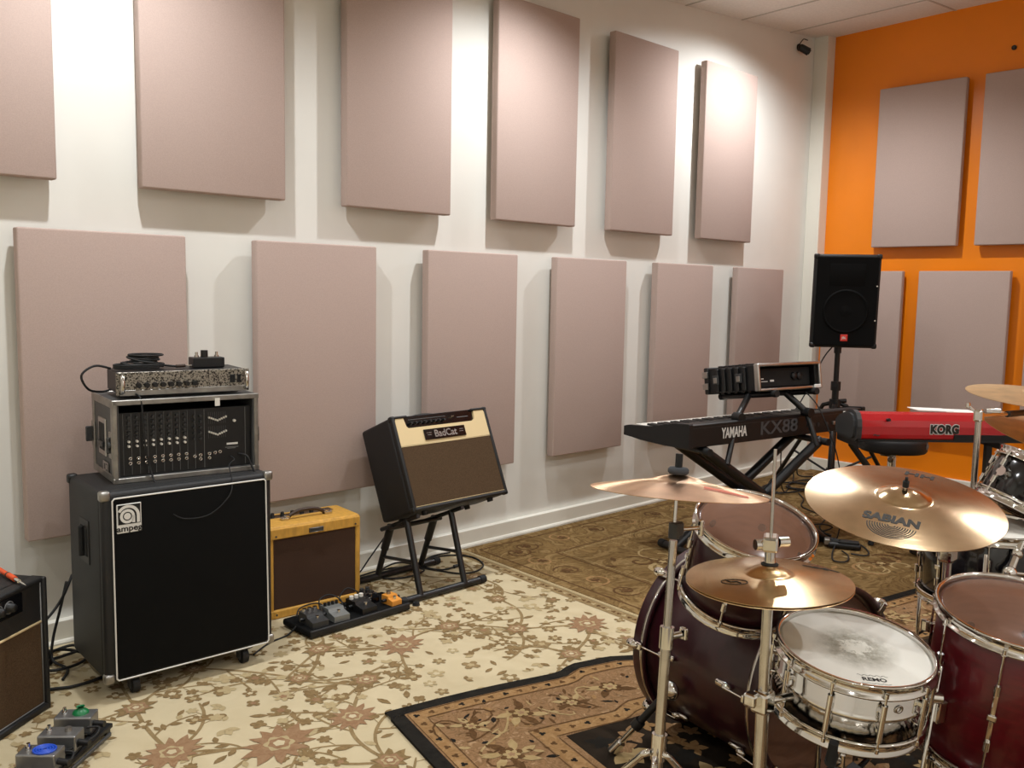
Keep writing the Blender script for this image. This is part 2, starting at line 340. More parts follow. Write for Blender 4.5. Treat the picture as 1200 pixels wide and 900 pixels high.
# recessed downlights
for n, (lx, ly) in enumerate(LAMPS):
    seen = n == 0
    row = ['beside the white wall', 'in the middle row', 'in the row behind the camera'][n//4]; pos = ['nearest the orange wall', 'second from the orange wall', 'third from the orange wall', 'farthest from the orange wall'][n % 4]
    t = thing('ceiling_downlight', 'round ceiling downlight '+row+', '+pos, 'light', (lx, ly, ceil_z(lx, ly)), 0, 'ceiling downlights')
    obj('trim_ring', MB().lathe([(.052, -.002), (.056, -.012), (.074, -.010), (.08, -.002), (.08, .004), (.052, .004)], 28, closed=True), 'trim_paint', t)
    obj('lens', MB().lathe([(1e-4, -.004), (.052, -.004), (.052, .002), (1e-4, .002)], 24), 'lamp_lens', t)
# ---------------------------------------------------------------- acoustic panels
def acoustic_panel(p, s, label, group, wall):
    t = thing('acoustic_panel', label, 'panel', p, 0, group)
    if wall == 'L':
        obj('fabric_face', MB().box((s/2, .026, (PT_H)/2), (s, .05, PT_H), .007, 3), 'panel_fabric', t)
        for z in (.12, PT_H-.12): obj('mounting_batten', MB().box((s/2, .0655, z), (s*.6, .029, .05)), 'batten', t)
    else:
        obj('fabric_face', MB().box((.026, -s/2, (PT_H)/2), (.05, s, PT_H), .007, 3), 'panel_fabric', t)
        for z in (.12, PT_H-.12): obj('mounting_batten', MB().box((.0655, -s/2, z), (.029, s*.6, .05)), 'batten', t)
ORD = ['leftmost', 'second from the left', 'third from the left', 'fourth from the left', 'fifth from the left', 'last, nearest the corner']
PU = ['cut off by the left edge of the photo', 'above the stack of black amps', 'above the gap left of the tilted amp', 'above the tilted cream and black amp', 'above the black keyboard', 'nearest the white corner column']
PLO = ['behind the stacked black amps', 'behind the yellow tweed amp', 'behind the tilted cream and black amp', 'between the tilted amp and the black keyboard', 'behind the near part of the black keyboard', 'behind the rack case, next to the corner']
PT_H = 2.871-1.7304
for n in range(6): acoustic_panel((-6.1594+.9144*n, -.05, 1.7304), .61, 'mauve wall panel, upper row, white wall, '+PU[n], 'acoustic panels on the white wall', 'L')
PT_H = 1.5566-.4232
for n in range(6): acoustic_panel((-5.6889+.9144*n, -.05, .4232), .61, 'mauve wall panel, lower row, white wall, '+PLO[n], 'acoustic panels on the white wall', 'L')
PT_H = 2.871-1.7304
for y, l in ((-.4876, 'left one above the loudspeaker'), (-1.2094, 'right one, cut by the photo edge')): acoustic_panel((-.05, y, 1.7304), .6043, 'mauve wall panel, upper row, orange wall, '+l, 'acoustic panels on the orange wall', 'R')
PT_H = 1.5566-.4232
for y, l in ((-.1293, 'half hidden by the loudspeaker'), (-.8511, 'above the red keyboard'), (-1.573, 'a sliver at the right photo edge')): acoustic_panel((-.05, y, .4232), .6043, 'mauve wall panel, lower row, orange wall, '+l, 'acoustic panels on the orange wall', 'R')
# small fittings on the walls
t = thing('security_camera', 'small black camera high in the corner beside the white column', 'camera', (-.32, YW, 3.19)); t.scale = (.75, .75, .75)
obj('mount_plate', MB().cyl((0, 0, .02), (0, -.012, .02), .035, n=18), 'black_plastic', t)
obj('arm', MB().cyl((0, -.01, .02), (.0, -.05, 0), .012, n=10), 'black_plastic', t)
obj('housing', MB().cyl((-.02, -.045, .005), (.03, -.10, -.035), .036, .038, 18).ball((-.02, -.045, .005), .036), 'black_plastic', t)
obj('lens', MB().cyl((.028, -.098, -.033), (.036, -.107, -.04), .024, n=16), 'black_lacquer', t)
obj('cord', MB().tube(smooth_path([(0, -.012, .05), (.03, -.02, .09), (.08, -.012, .115), (.16, -.006, .12)]), .005, 6), 'black_plastic', t)
t = thing('wall_anchor', 'small dark hole-like anchor high on the orange wall', 'anchor', (XW, -1.35, 3.03))
obj('collar', MB().cyl((0, 0, 0), (-.008, 0, 0), .016, n=14), 'black_plastic', t); obj('screw_head', MB().cyl((-.008, 0, 0), (-.013, 0, 0), .008, n=10), 'dark_grey', t)
t = thing('wall_outlet', 'white wall outlet low on the orange wall behind keyboard stand post', 'outlet', (XW, -1.433, .235))
obj('cover_plate', MB().box((-.004, 0, 0), (.008, .075, .12), .003, 2), 'white_plastic', t)
for z in (.026, -.026):
    s_ = obj('socket', MB().box((-.009, 0, z), (.004, .034, .036), .003, 2), 'white_plastic', t)
    obj('slot', MB().box((-.0115, -.008, z), (.002, .003, .012)).box((-.0115, .008, z), (.002, .003, .012)), 'black_matte', s_)
# ---------------------------------------------------------------- rugs
def ribbon(mb, pts, wdt, z, mat=0):
    z = zj(z)
    P = [Vector((*p, z)) for p in pts]; n = len(P); vs = []
    for i, p in enumerate(P):
        d = (P[min(i+1, n-1)]-P[max(i-1, 0)]); d = d.normalized() if d.length else Vector((1, 0, 0)); s_ = Vector((-d.y, d.x, 0))
        ww = wdt*(1 if 0 < i < n-1 else .5); vs += [p+s_*ww/2, p-s_*ww/2]
    mb.add(vs, [[2*i, 2*i+1, 2*i+3, 2*i+2] for i in range(n-1)], mat)
_zk = [0]
def zj(z):
    _zk[0] += 1; return z+(_zk[0] % 900)*1.5e-7
def star(mb, x, y, r, k, z, mat, inner=.55, rot=0, sq=1.):
    z = zj(z)
    n = 2*k; vs = [(x, y, z)]
    for i in range(n*2):
        a = PI*i/n + rot; q = i % 4; rr = r*(1 if q in (0,) else (.88 if q in (1, 3) else inner)); vs.append((x+rr*math.cos(a), y+sq*rr*math.sin(a), z))
    mb.add(vs, [[0, i+1, (i+1) % (2*n)+1] for i in range(2*n)], mat)
def spiky(mb, x, y, r, k, z, mat, rot=0):
    z = zj(z); n = 4*k; vs = [(x, y, z)]
    for i in range(n):
        a = 2*PI*i/n+rot; rr = r*(1, .76, .62+.1*math.sin(i*2.1), .8)[i % 4]*(1+.16*math.cos(2*(a-.5))); vs.append((x+rr*math.cos(a), y+rr*math.sin(a), z))
    mb.add(vs, [[0, i+1, (i+1) % n+1] for i in range(n)], mat)
def leaf(mb, x, y, l, wd, a, z, mat):
    z = zj(z)
    c, s_ = math.cos(a), math.sin(a); pts = [(0, 0), (.25, .38), (.55, .5), (.8, .28), (1, 0), (.8, -.28), (.55, -.5), (.25, -.38)]
    mb.add([(x+l*u*c-wd*v*s_, y+l*u*s_+wd*v*c, z) for u, v in pts], [list(range(8))], mat)
def inside(poly, x, y):
    r = False; j = len(poly)-1
    for i in range(len(poly)):
        (xi, yi), (xj, yj) = poly[i], poly[j]
        if (yi > y) != (yj > y) and x < (xj-xi)*(y-yi)/(yj-yi)+xi: r = not r
        j = i
    return r
# cream floral rug: thin slab, right border band, pile pattern
t = thing('cream_floral_rug', 'large cream rug with olive vines and rust flowers under the amps', 'rug', (-5.6, -2.2, -.012))
OX, OY = -5.6, -2.2
edge = lambda y: -3.595+.05*y       # right edge runs slightly out of square
def rel(pts): return [(x-OX, y-OY) for x, y in pts]
obj('pile', MB().prism(rel([(-8.2, -4.6), (edge(-4.6), -4.6), (edge(-.018), -.018), (-8.2, -.018)]), 0, .012, 'z'), 'rug_cream', t)
mb = MB(); Y = [-4.6+4.58*i/60 for i in range(61)]
ribbon(mb, rel([(edge(y)-.012, y) for y in Y]), .02, .0135, 0); ribbon(mb, rel([(edge(y)-.055, y) for y in Y]), .06, .0131, 1)
for i in range(150):
    y = -4.55+i*.03; star(mb, edge(y)-.055-OX, y-OY, .012, 3, .0136, 2 if i % 3 else 0, .5, i)
obj('border_band', mb, ['rug_pale', 'rug_vine', 'rug_umber'], t)
MAIN = [(-4.61, -.86, .085), (-4.35, -.83, .062), (-4.16, -1.03, .062), (-3.9, -1.18, .085), (-4.18, -1.35, .06), (-5.08, -1.23, .075), (-4.89, -1.03, .062), (-5.15, -1.53, .06), (-5.34, -1.23, .105), (-5.6, -1.07, .085), (-4.87, -.69, .062), (-5.57, -.72, .06), (-5.06, -.87, .05),
        (-3.85, -.42, .06), (-4.45, -.28, .055), (-4.05, -.2, .05), (-5.85, -1.4, .09), (-6.2, -1.2, .07), (-6.3, -1.7, .08), (-5.7, -1.75, .07), (-3.98, -.72, .045), (-5.3, -2.1, .09), (-5.9, -2.3, .09), (-6.6, -2.1, .08), (-6.4, -2.8, .09), (-5.6, -2.9, .08), (-5.3, -.55, .05)]
rp = [(-7.2, -3.6), (edge(-3.6)-.1, -3.6), (edge(-.06)-.1, -.06), (-7.2, -.06)]
vine = MB(); rnd = random.Random(11); taken = [(x, y, r+.03) for x, y, r in MAIN]
def free(x, y, r): return inside(rp, x, y) and all((x-a)**2+(y-b)**2 > (r+c)**2 for a, b, c in taken)
def sprig(x, y, a, L, depth=0):
    # a curving stem that carries leaves and small blossoms
    pts = []; cx, cy, ca = x, y, a; k = 9; bend = rnd.uniform(-1.4, 1.4)
    for i in range(k+1):
        pts.append((cx, cy)); ca += bend/k; cx += L/k*math.cos(ca); cy += L/k*math.sin(ca)
    if not inside(rp, cx, cy): return
    ribbon(vine, rel(pts), .011 if depth == 0 else .008, .0128, 0)
    for i in range(2, k+1, 2):
        px, py = pts[i]; sd = 1 if (i//2) % 2 else -1; aa = math.atan2(pts[i][1]-pts[i-1][1], pts[i][0]-pts[i-1][0])
        la = aa+sd*rnd.uniform(.6, 1.1); l = rnd.uniform(.028, .05)
        if rnd.random() < .6: leaf(vine, px-OX, py-OY, l, l*.5, la, .0131, rnd.choice([1, 1, 2]))
        else:
            bx, by = px+.055*math.cos(la), py+.055*math.sin(la)
            ribbon(vine, rel([(px, py), (bx, by)]), .006, .0129, 0)
            star(vine, bx-OX, by-OY, rnd.uniform(.018, .028), rnd.choice([4, 5, 6]), .0133, rnd.choice([1, 1, 2, 1, 1]), .62, rnd.random()*3)
    if depth == 0 and rnd.random() < .35: sprig(*pts[5], ca+rnd.choice([-1, 1])*1.0, L*.6, 1)
links = set()
for i, (x, y, r) in enumerate(MAIN):
    near = sorted(range(len(MAIN)), key=lambda j: (MAIN[j][0]-x)**2+(MAIN[j][1]-y)**2)[1:3]
    for j in near:
        if (min(i, j), max(i, j)) in links: continue
        links.add((min(i, j), max(i, j))); x2, y2, _ = MAIN[j]
        mx, my = (x+x2)/2+rnd.uniform(-.06, .06)-(y2-y)*.18, (y+y2)/2+rnd.uniform(-.06, .06)+(x2-x)*.18
        P = [((1-q)**2*x+2*q*(1-q)*mx+q*q*x2, (1-q)**2*y+2*q*(1-q)*my+q*q*y2) for q in [k/12 for k in range(13)]]
        if all(inside(rp, *p) for p in P):
            ribbon(vine, rel(P), .013, .0127, 0)
            for k in (4, 8):
                aa = math.atan2(P[k][1]-P[k-1][1], P[k][0]-P[k-1][0]); sprig(*P[k], aa+rnd.choice([-1, 1])*rnd.uniform(.6, 1.1), rnd.uniform(.13, .24), 1)
for x, y, r in MAIN:
    for a in (rnd.uniform(0, 3), rnd.uniform(3, 6.2)): sprig(x+r*.6*math.cos(a), y+r*.6*math.sin(a), a, rnd.uniform(.2, .34))
n = 0
for _ in range(14000):
    x, y = rnd.uniform(-6.6, -3.7), rnd.uniform(-2.3, -.08); r = rnd.uniform(.024, .04)
    if free(x, y, r+.004):
        taken.append((x, y, r+.006)); n += 1; q = rnd.random()
        if q < .55:
            star(vine, x-OX, y-OY, r, rnd.choice([4, 5, 6]), .0134, rnd.choice([1, 1, 0, 2]), .5, rnd.random()*3); star(vine, x-OX, y-OY, r*.4, 5, .0137, rnd.choice([2, 2, 3, 4]), .7)
        elif q < .72:
            a = rnd.random()*6.28
            for k in range(3): leaf(vine, x-OX, y-OY, r*1.2, r*.7, a+(k-1)*.95, .0132, rnd.choice([1, 2]))
        else: leaf(vine, x-OX-r*.7, y-OY, r*1.9, r*.75, rnd.random()*6.28, .0132, 1)
for x, y, r in MAIN:
    ro = rnd.random()*6; big = r > .07
    spiky(vine, x-OX, y-OY, r*1.12, 12 if big else 9, .0138, 1 if not big else 3, ro); star(vine, x-OX, y-OY, r*.7, 6, .0141, 3, .75, ro+.2, .92)
    star(vine, x-OX, y-OY, r*.46, 6, .0144, 2, .75, ro); star(vine, x-OX, y-OY, r*.34, 6, .0147, 3, .8, ro+.3); star(vine, x-OX, y-OY, r*.18, 5, .015, 4, .8, ro)
obj('floral_pattern', vine, ['rug_vine', 'rug_leaf', 'rug_pale', 'rug_rust', 'rug_cream', 'rug_rust'], t, kind='stuff')
# brown carpet along the walls
t = thing('brown_carpet', 'brown scrolled carpet in the corner by the white wall', 'rug', (-1.8, -1.2, -.012)); OX, OY = -1.8, -1.2
bp_ = [(edge(-2.5)+.012, -2.5), (-.03, -2.5), (-.03, -.1), (-.1, -.1), (-.1, -.02), (edge(-.02)+.012, -.02)]
obj('pile', MB().prism(rel(bp_), 0, .009, 'z'), 'rug_brown', t)
mb = MB(); rp = bp_
def scroll(x, y, r, a, turns, wd, mat, sgn=1):
    k = int(14*turns); ribbon(mb, rel([(x+r*(1-.85*i/k)*math.cos(a+sgn*turns*6.28*i/k), y+r*(1-.85*i/k)*math.sin(a+sgn*turns*6.28*i/k)) for i in range(k+1)]), wd, .0098+.0002*mat, mat)
rnd = random.Random(5)
for k in range(12):   # border scrolls along the two edges, medallions inside
    y = -.25-.19*k; x = edge(y)+.2; scroll(x, y, .075, k*1.3, 1.4, .012, 1 + k % 2, 1 if k % 2 else -1); star(mb, x-OX, y-OY, .03, 6, .0105, 1, .5)
    x = -3.3+.28*k; y = -.2; scroll(x, y, .075, k*1.1, 1.4, .012, 1 + k % 2, 1 if k % 2 else -1); star(mb, x-OX, y-OY, .03, 6, .0105, 1, .5)
for off, wd, mt in ((.07, .02, 1), (.36, .022, 1), (.39, .008, 0)):
    ribbon(mb, rel([(edge(-2.45)+off, -2.45), (edge(-off)+off, -.02-off)]), wd, .0099, mt); ribbon(mb, rel([(edge(-off)+off, -.02-off), (-.12, -.02-off)]), wd, .0099, mt)
for gx, gy, gr_ in [(-2.95, -.85, .24), (-2.45, -.75, .2), (-2.0, -1.0, .22), (-1.4, -.85, .2), (-2.6, -1.3, .22), (-2.1, -1.6, .22), (-1.5, -1.4, .2), (-.9, -1.1, .2), (-2.9, -1.75, .22), (-1.2, -1.9, .22)]:
    for k in range(5):
        a = rnd.random()*6.28; scroll(gx+gr_*.5*math.cos(a), gy+gr_*.5*math.sin(a), gr_*rnd.uniform(.35, .6), rnd.random()*6, rnd.uniform(.7, 1.3), rnd.choice([.01, .016, .024]), rnd.choice([0, 0, 1, 2]), rnd.choice([-1, 1]))
    star(mb, gx-OX, gy-OY, .05, 6, .0106, 1, .5); star(mb, gx-OX, gy-OY, .025, 5, .0109, 0, .5)
    for k in range(6): leaf(mb, gx+rnd.uniform(-.25, .25)-OX, gy+rnd.uniform(-.25, .25)-OY, .07, .03, rnd.random()*6, .0104, rnd.choice([0, 1, 2]))
obj('scroll_pattern', mb, ['rug_sand', 'rug_umber', 'rug_tan'], t, kind='stuff')
# black-bordered rug under the drum kit
RUG = Matrix.Translation((-4.9956, -1.288, 0)) @ Matrix.Rotation(math.radians(-13.5), 4, 'Z')
t = thing('black_bordered_rug', 'tan rug with black border and dark field under the drums', 'rug', mat=RUG)
WX, WY = 2.78, 2.75
def bump_y(x):   # the far edge is not straight: a ruck pushes it out
    return .045*max(0, min(1, (x-.66)/.08))*max(0, min(1, (1.02-x)/.12))+.012*math.sin(x*5)
nx = 70; X = [WX*i/nx for i in range(nx+1)]
def band(mb, off0, off1, z, mat, off_l0, off_l1):
    # strip parallel to the far edge
    vs = []
    for x in [off_l0+(WX-off_l0-.0)*i/nx for i in range(nx+1)]: vs += [(x, -off0+bump_y(x), z), (x, -off1+bump_y(x)*(1-off1/.6 if off1 < .6 else 0), z)]
    mb.add(vs, [[2*i+1, 2*i+3, 2*i+2, 2*i] for i in range(nx)], mat)
pl = MB(); vs = []
for i, x in enumerate(X): vs += [(x, bump_y(x), .010), (x, -.05+bump_y(x), .0105), (x, bump_y(x), .001)]
pl.add(vs, [[3*i+1, 3*i+4, 3*i+3, 3*i] for i in range(nx)]+[[3*i, 3*i+3, 3*i+5, 3*i+2] for i in range(nx)])
pl.span((0, -WY, .001), (.05, -.05, .0104)).span((.05, -WY, .001), (WX, -WY+.05, .0103))
obj('black_border', pl, 'rug_black', t)
tb = MB(); band(tb, .048, .43, .0106, 0, .048, 0); tb.span((.048, -WY+.05, .001), (.43, -.40, .0105)); obj('tan_border', tb, 'rug_tan2', t)
obj('dark_field', MB().span((.43, -WY+.05, .001), (WX, -.405, .0111)), 'rug_dark', t)
mb = MB(); rnd = random.Random(3); OX = OY = 0
for o0, o1 in ((.055, .10), (.345, .40)):
    band(mb, o0, o1, .0113, 0, o0, 0); mb.add([(o0, -WY+.05, .0112), (o1, -WY+.05, .0112), (o1, -o1, .0112), (o0, -o0, .0112)], [[0, 1, 2, 3]], 0)
for o in (.055, .105, .34, .405):
    ribbon(mb, [(x, -o+bump_y(x)) for x in [o+(WX-o)*i/60 for i in range(61)]], .006, .0116, 1); ribbon(mb, [(o, -o), (o, -WY+.05)], .006, .0116, 1)
for o in (.078, .372):
    for i in range(48): x = o+.055*i; star(mb, x, -o+bump_y(x), .012, 3, .0118, 1 if i % 3 else 3, .5, i)
    for i in range(1, 42): star(mb, o, -o-.055*i, .012, 3, .0118, 1 if i % 3 else 3, .5, i)
def motif(x, y, s):
    for k in range(7):
        a = k*.9+x*7; leaf(mb, x+s*.25*math.cos(a), y+s*.25*math.sin(a), s*.7, s*.3, a+.5, .0119, rnd.choice([2, 2, 4, 1]))
    star(mb, x, y, s*.42, 6, .0122, 1, .6, x); star(mb, x, y, s*.28, 6, .0125, 2, .6, y); star(mb, x, y, s*.12, 5, .0128, 5, .6)
    for k in range(8): leaf(mb, x+rnd.uniform(-1, 1)*s, y+rnd.uniform(-.8, .8)*s, s*.22, s*.12, rnd.random()*6, .012, rnd.choice([1, 1, 3]))
for i in range(14): motif(.2+.185*i, -.222+bump_y(.2+.185*i)*.6+.03*math.sin(i*3), .075+.025*(i % 2))
for i in range(1, 12): motif(.222+.03*math.sin(i*3), -.24-.185*i, .075+.025*(i % 2))
for i in range(420):
    x, y = (rnd.uniform(.11, 2.7), -rnd.uniform(.11, .335)) if i % 2 else (rnd.uniform(.11, .335), -rnd.uniform(.11, 2.4)); leaf(mb, x, y+bump_y(x)*.6, rnd.uniform(.015, .05), rnd.uniform(.008, .02), rnd.random()*6, .01145, rnd.choice([2, 4, 1, 0, 3, 5]))
for i in range(28):
    x = .13+.09*i; ribbon(mb, [(x+.05*math.cos(q*.5), -.22+.08*math.sin(q*.5+i)) for q in range(8)], .007, .0117, rnd.choice([2, 4, 1]))
for i in range(24):
    y = -.16-.09*i; ribbon(mb, [(.222+.08*math.sin(q*.5+i), y+.05*math.cos(q*.5)) for q in range(8)], .007, .0117, rnd.choice([2, 4, 1]))
for i in range(620):
    x, y = rnd.uniform(.48, 2.68), rnd.uniform(-2.6, -.45); s_ = rnd.uniform(.03, .075); q = rnd.random()*6; mt = rnd.choice([0, 2, 4, 4, 3])
    for k in range(5): leaf(mb, x, y, s_*rnd.uniform(.7, 1.2), s_*.6, q+k*1.25, .0115, mt)
obj('woven_pattern', mb, ['rug_tan', 'rug_umber', 'rug_sand', 'rug_black', 'rug_tan2', 'rug_rust'], t, kind='stuff')
# ---------------------------------------------------------------- bass cabinet
t = thing('bass_cabinet', 'tall black bass speaker cabinet with white-piped grille, under the rack case', 'speaker', (-5.336, -.642, 0), -2.3)
W, D, H, Z = .585, .37, .632, .066
body = MB().box((0, D/2+.012, Z+H/2), (W, D-.024, H), .018, 4).box((0, .02, Z+H/2), (W, .04, H), .016, 4)
obj('cabinet_shell', body, 'black_vinyl', t)
obj('grille', MB().box((.005, -.002, Z+.311), (.53, .012, .6), .006, 3), 'black_cloth', t)
q = [(-.262, .006), (.272, .006), (.265, .612), (-.262, .612)]
pp = []
for i in range(4):
    a, b = q[i], q[(i+1) % 4]
    for k in (.012, .03, .1, .25, .5, .75, .9, .97, .988): pp.append((a[0]+(b[0]-a[0])*k, -.009, Z+a[1]+(b[1]-a[1])*k))
obj('piping', MB().tube(pp, .0027, 6, closed=True), 'white_piping', t)
bd = obj('badge', MB().box((-.2115, -.0105, Z+.544), (.078, .004, .096), .002, 1), 'white_print', t)
obj('badge_field', MB().box((-.2115, -.0131, Z+.557), (.07, .0012, .064)), 'black_matte', bd)
em = MB()
def arc(cx, cz, r0, r1, a0, a1, y, n=20):
    vs = []
    for i in range(n+1):
        a = math.radians(a0+(a1-a0)*i/n); vs += [(cx+r0*math.cos(a), y, cz+r0*math.sin(a)), (cx+r1*math.cos(a), y, cz+r1*math.sin(a))]
    em.add(vs, [[2*i, 2*i+1, 2*i+3, 2*i+2] for i in range(n)])
cx, cz = -.2175, Z+.551
arc(cx, cz, 0.0001, .011, 0, 360, -.0139); arc(cx, cz, .0145, .0235, 0, 360, -.0139); arc(cx+.002, cz+.0, .0275, .037, 0, 150, -.0139)
em.span((cx+.0295, -.0139, Z+.527), (cx+.039, -.0137, cz))
em.span((cx+.0145, -.0139, Z+.5285), (cx+.024, -.0137, cz))
obj('emblem', em, 'white_print', bd)
text('ampeg', .027, 'ink', bd, (-.2115, -.0132, Z+.5105), FRONT, sx=1.15, bold=.0006)
for sx in (-1, 1):
    for z in (Z+.012, Z+H-.012):
        obj('corner_protector', MB().box((sx*(W/2-.012), .012, z), (.034, .034, .034), .009, 3), 'worn_alu', t, 'worn nickel corner')
    obj('corner_protector', MB().box((sx*(W/2-.012), D-.014, Z+H-.012), (.034, .034, .034), .009, 3), 'black_plastic', t)
    hd = obj('side_handle', MB().box((sx*(W/2+.001), D*.5, Z+.44), (.005, .10, .15), .002, 1), 'black_plastic', t)
    obj('handle_grip', MB().box((sx*(W/2+.003), D*.5, Z+.44), (.006, .07, .10), .002, 1).cyl((sx*(W/2+.012), D*.5, Z+.39), (sx*(W/2+.012), D*.5, Z+.49), .009), 'black_matte', hd)
    for y in (.045, D-.06):
        c = obj('caster', MB().box((sx*(W/2-.10), y, Z-.008), (.06, .05, .012), .002, 1).box((sx*(W/2-.10)-.014, y, Z-.03), (.003, .03, .04)).box((sx*(W/2-.10)+.014, y, Z-.03), (.003, .03, .04)), 'dark_grey', t)
        obj('wheel', MB().cyl((sx*(W/2-.10)-.011, y-.008, .028), (sx*(W/2-.10)+.011, y-.008, .028), .028, n=20), 'rubber', c)
# ---------------------------------------------------------------- rack case with powered mixer
RK = tilt_matrix((-5.301, -.547, .70), -7.1, 0)
t = thing('rack_case', 'grey flight case with aluminium edges and open front, on the bass cabinet', 'case', mat=RK)
W, D, H = .488, .30, .277; th = .016
sh = MB().span((-W/2, 0, .0), (W/2, D, th)).span((-W/2, 0, H-th), (W/2, D, H)).span((-W/2, .0, th), (-W/2+th, D, H-th)).span((W/2-th, 0, th), (W/2, D, H-th)).span((-W/2+th, D-th, th), (W/2-th, D, H-th))
obj('case_shell', sh, 'case_grey', t)
ed = MB()
for z in (0, H):
    s_ = 1 if z else -1
    ed.box((0, -.001, z-s_*.007), (W+.012, .010, .018), .002, 1); ed.box((0, D, z-s_*.01), (W+.008, .012, .024), .002, 1)
for x in (-W/2, W/2):
    s_ = 1 if x > 0 else -1
    ed.box((x-s_*.004, -.001, H/2), (.014, .010, H), .002, 1)
    ed.box((x+s_*.001, .012, H/2), (.006, .03, H), .001, 1); ed.box((x+s_*.001, D-.012, H/2), (.006, .03, H), .001, 1)
    for z in (.012, H-.012): ed.box((x+s_*.001, D/2, z), (.006, D, .026), .001, 1)
obj('edge_trim', ed, 'worn_alu', t)
for sx in (-1, 1):
    lp = obj('latch', MB().box((sx*(W/2+.003), .03, .125), (.007, .045, .09), .002, 1), 'worn_alu', t)
    obj('latch_wing', MB().box((sx*(W/2+.012), .03, .125), (.014, .008, .055), .004, 2).cyl((sx*(W/2+.004), .03, .125), (sx*(W/2+.014), .03, .125), .014), 'dark_grey', lp)
    lp = obj('latch', MB().box((sx*(W/2+.003), D-.012, .13), (.007, .045, .09), .002, 1), 'worn_alu', t)
    obj('latch_wing', MB().box((sx*(W/2+.016), D-.005, .13), (.026, .008, .055), .004, 2), 'dark_grey', lp)
    hd = obj('recessed_handle', MB().box((sx*(W/2+.002), .155, .14), (.006, .105, .13), .003, 2), 'alu', t)
    obj('handle_dish', MB().box((sx*(W/2+.0045), .155, .14), (.003, .075, .095), .001, 1), 'black_matte', hd)
    obj('handle_bail', MB().box((sx*(W/2+.009), .155, .115), (.008, .07, .018), .003, 2), 'dark_grey', hd)
obj('sticker', MB().box((-W/2-.004, .11, .04), (.002, .075, .036)), 'alu', t)
obj('sticker_marks', MB().span((-W/2-.0056, .078, .026), (-W/2-.005, .083, .054)).span((-W/2-.0056, .09, .028), (-W/2-.005, .106, .032)).span((-W/2-.0056, .09, .048), (-W/2-.005, .106, .052)).span((-W/2-.0056, .114, .03), (-W/2-.005, .134, .05)), 'dark_grey', t)
obj('tape_tab', MB().box((.099, -.007, .256), (.017, .002, .028)), 'tape', t)
t = thing('powered_mixer', 'black mixer panel with rows of knobs and sockets inside the flight case', 'mixer', mat=RK @ Matrix.Translation((0, .012, .018)))
fx = W/2-th-.003
obj('faceplate', MB().span((-fx, .005, .0), (fx, .22, .215)), 'black_plastic', t)
ln = MB()
for i in range(10): ln.span((-.212+.0265*i, .0035, .004), (-.2112+.0265*i, .005, .212))
ln.span((.058, .0035, .004), (.0592, .005, .212)).span((.205, .0035, .004), (.2062, .005, .212))
obj('channel_divider', ln, 'grey_print', t, kind='stuff')
kd = obj('knob', MB().cyl((0, 0, 0), (0, -.012, 0), .0046, .004, 10), 'white_plastic', t, 'white fader knob'); kd.location = (-.195, .005, .118)
for i in range(8):
    for j, z in enumerate((.118, .102)):
        if i or j: share('knob', kd, t, (-.195+.0264*i, .005, z)); 
dk = MB(); pr = MB()
for i in range(8):
    for z in (.2, .182, .164, .147, .133): dk.cyl((-.195+.0264*i, .005, z), (-.195+.0264*i, -.007, z), .0045, n=8); pr.span((-.203+.0264*i, .0042, z-.0085), (-.187+.0264*i, .0048, z-.0075))
for i in range(2):
    for z in (.19, .17, .15, .13, .11): dk.cyl((.022+.022*i, .005, z), (.022+.022*i, -.007, z), .0045, n=8)
obj('dark_knobs', dk, 'dark_grey', t, kind='stuff'); obj('scale_marks', pr, 'faint_print', t, kind='stuff')
jk = obj('jack', MB().lathe([(.0028, 0), (.0028, .006), (.0062, .006), (.0062, 0)], 14, X=Matrix.Rotation(PI/2, 4, 'X')), 'chrome_worn', t, 'nickel jack socket'); jk.location = (-.191, .005, .059)
for i in range(8):
    for j, z in enumerate((.059, .043)):
        if i or j: share('jack', jk, t, (-.191+.0266*i, .005, z))
for x, z in ((.024, .047), (.044, .05), (.044, .036), (.075, .052), (.095, .054), (.113, .056), (.075, .037)): share('jack', jk, t, (x, .005, z))
for z0 in (.176, .125):
    eq = MB(); tr = MB()
    for i in range(9):
        x = .074+.0075*i; zz = z0+.012*abs(i-4)/4-.006; eq.box((x, -.002, zz), (.0042, .01, .006)); tr.span((x-.0006, .0042, z0-.018), (x+.0006, .0049, z0+.024))
    o = obj('equaliser', tr, 'faint_print', t); obj('slider_cap', eq, 'white_plastic', o, kind='stuff')
obj('brand_label', MB().span((.138, .0035, .078), (.178, .005, .085)), 'white_print', t)
obj('small_print', MB().span((.133, .004, .068), (.18, .005, .0705)).span((.14, .004, .064), (.17, .005, .066)), 'grey_print', t)
obj('level_lamp', MB().cyl((.165, .005, .165), (.165, -.004, .165), .005, n=10), 'white_plastic', t)
# ---------------------------------------------------------------- bass head on the case
HD = tilt_matrix((-5.295, -.515, .983), -8.2, 0)
t = thing('bass_amp_head', 'scuffed metal-fronted bass amp head on top of the flight case', 'amplifier', mat=HD)
obj('chassis', MB().box((0, .105, .047), (.43, .19, .074), .004, 1), 'black_plastic', t)
for x in (-.18, .18):
    for y in (.03, .17): obj('foot', MB().cyl((x, y, 0), (x, y, .012), .014, n=12), 'rubber', t)
fp = obj('faceplate', MB().box((0, .006, .045), (.452, .008, .08), .002, 1), 'worn_face', t, 'scuffed silver and black faceplate')
obj('lower_strip', MB().box((0, .001, .0145), (.43, .004, .019), .001, 1), 'worn_alu', fp)
for x in (-.21, .21): obj('rack_handle', MB().tube([(x, .002, .016), (x, -.02, .02), (x, -.024, .045), (x, -.02, .07), (x, .002, .074)], .007, 8), 'chrome_worn', t)
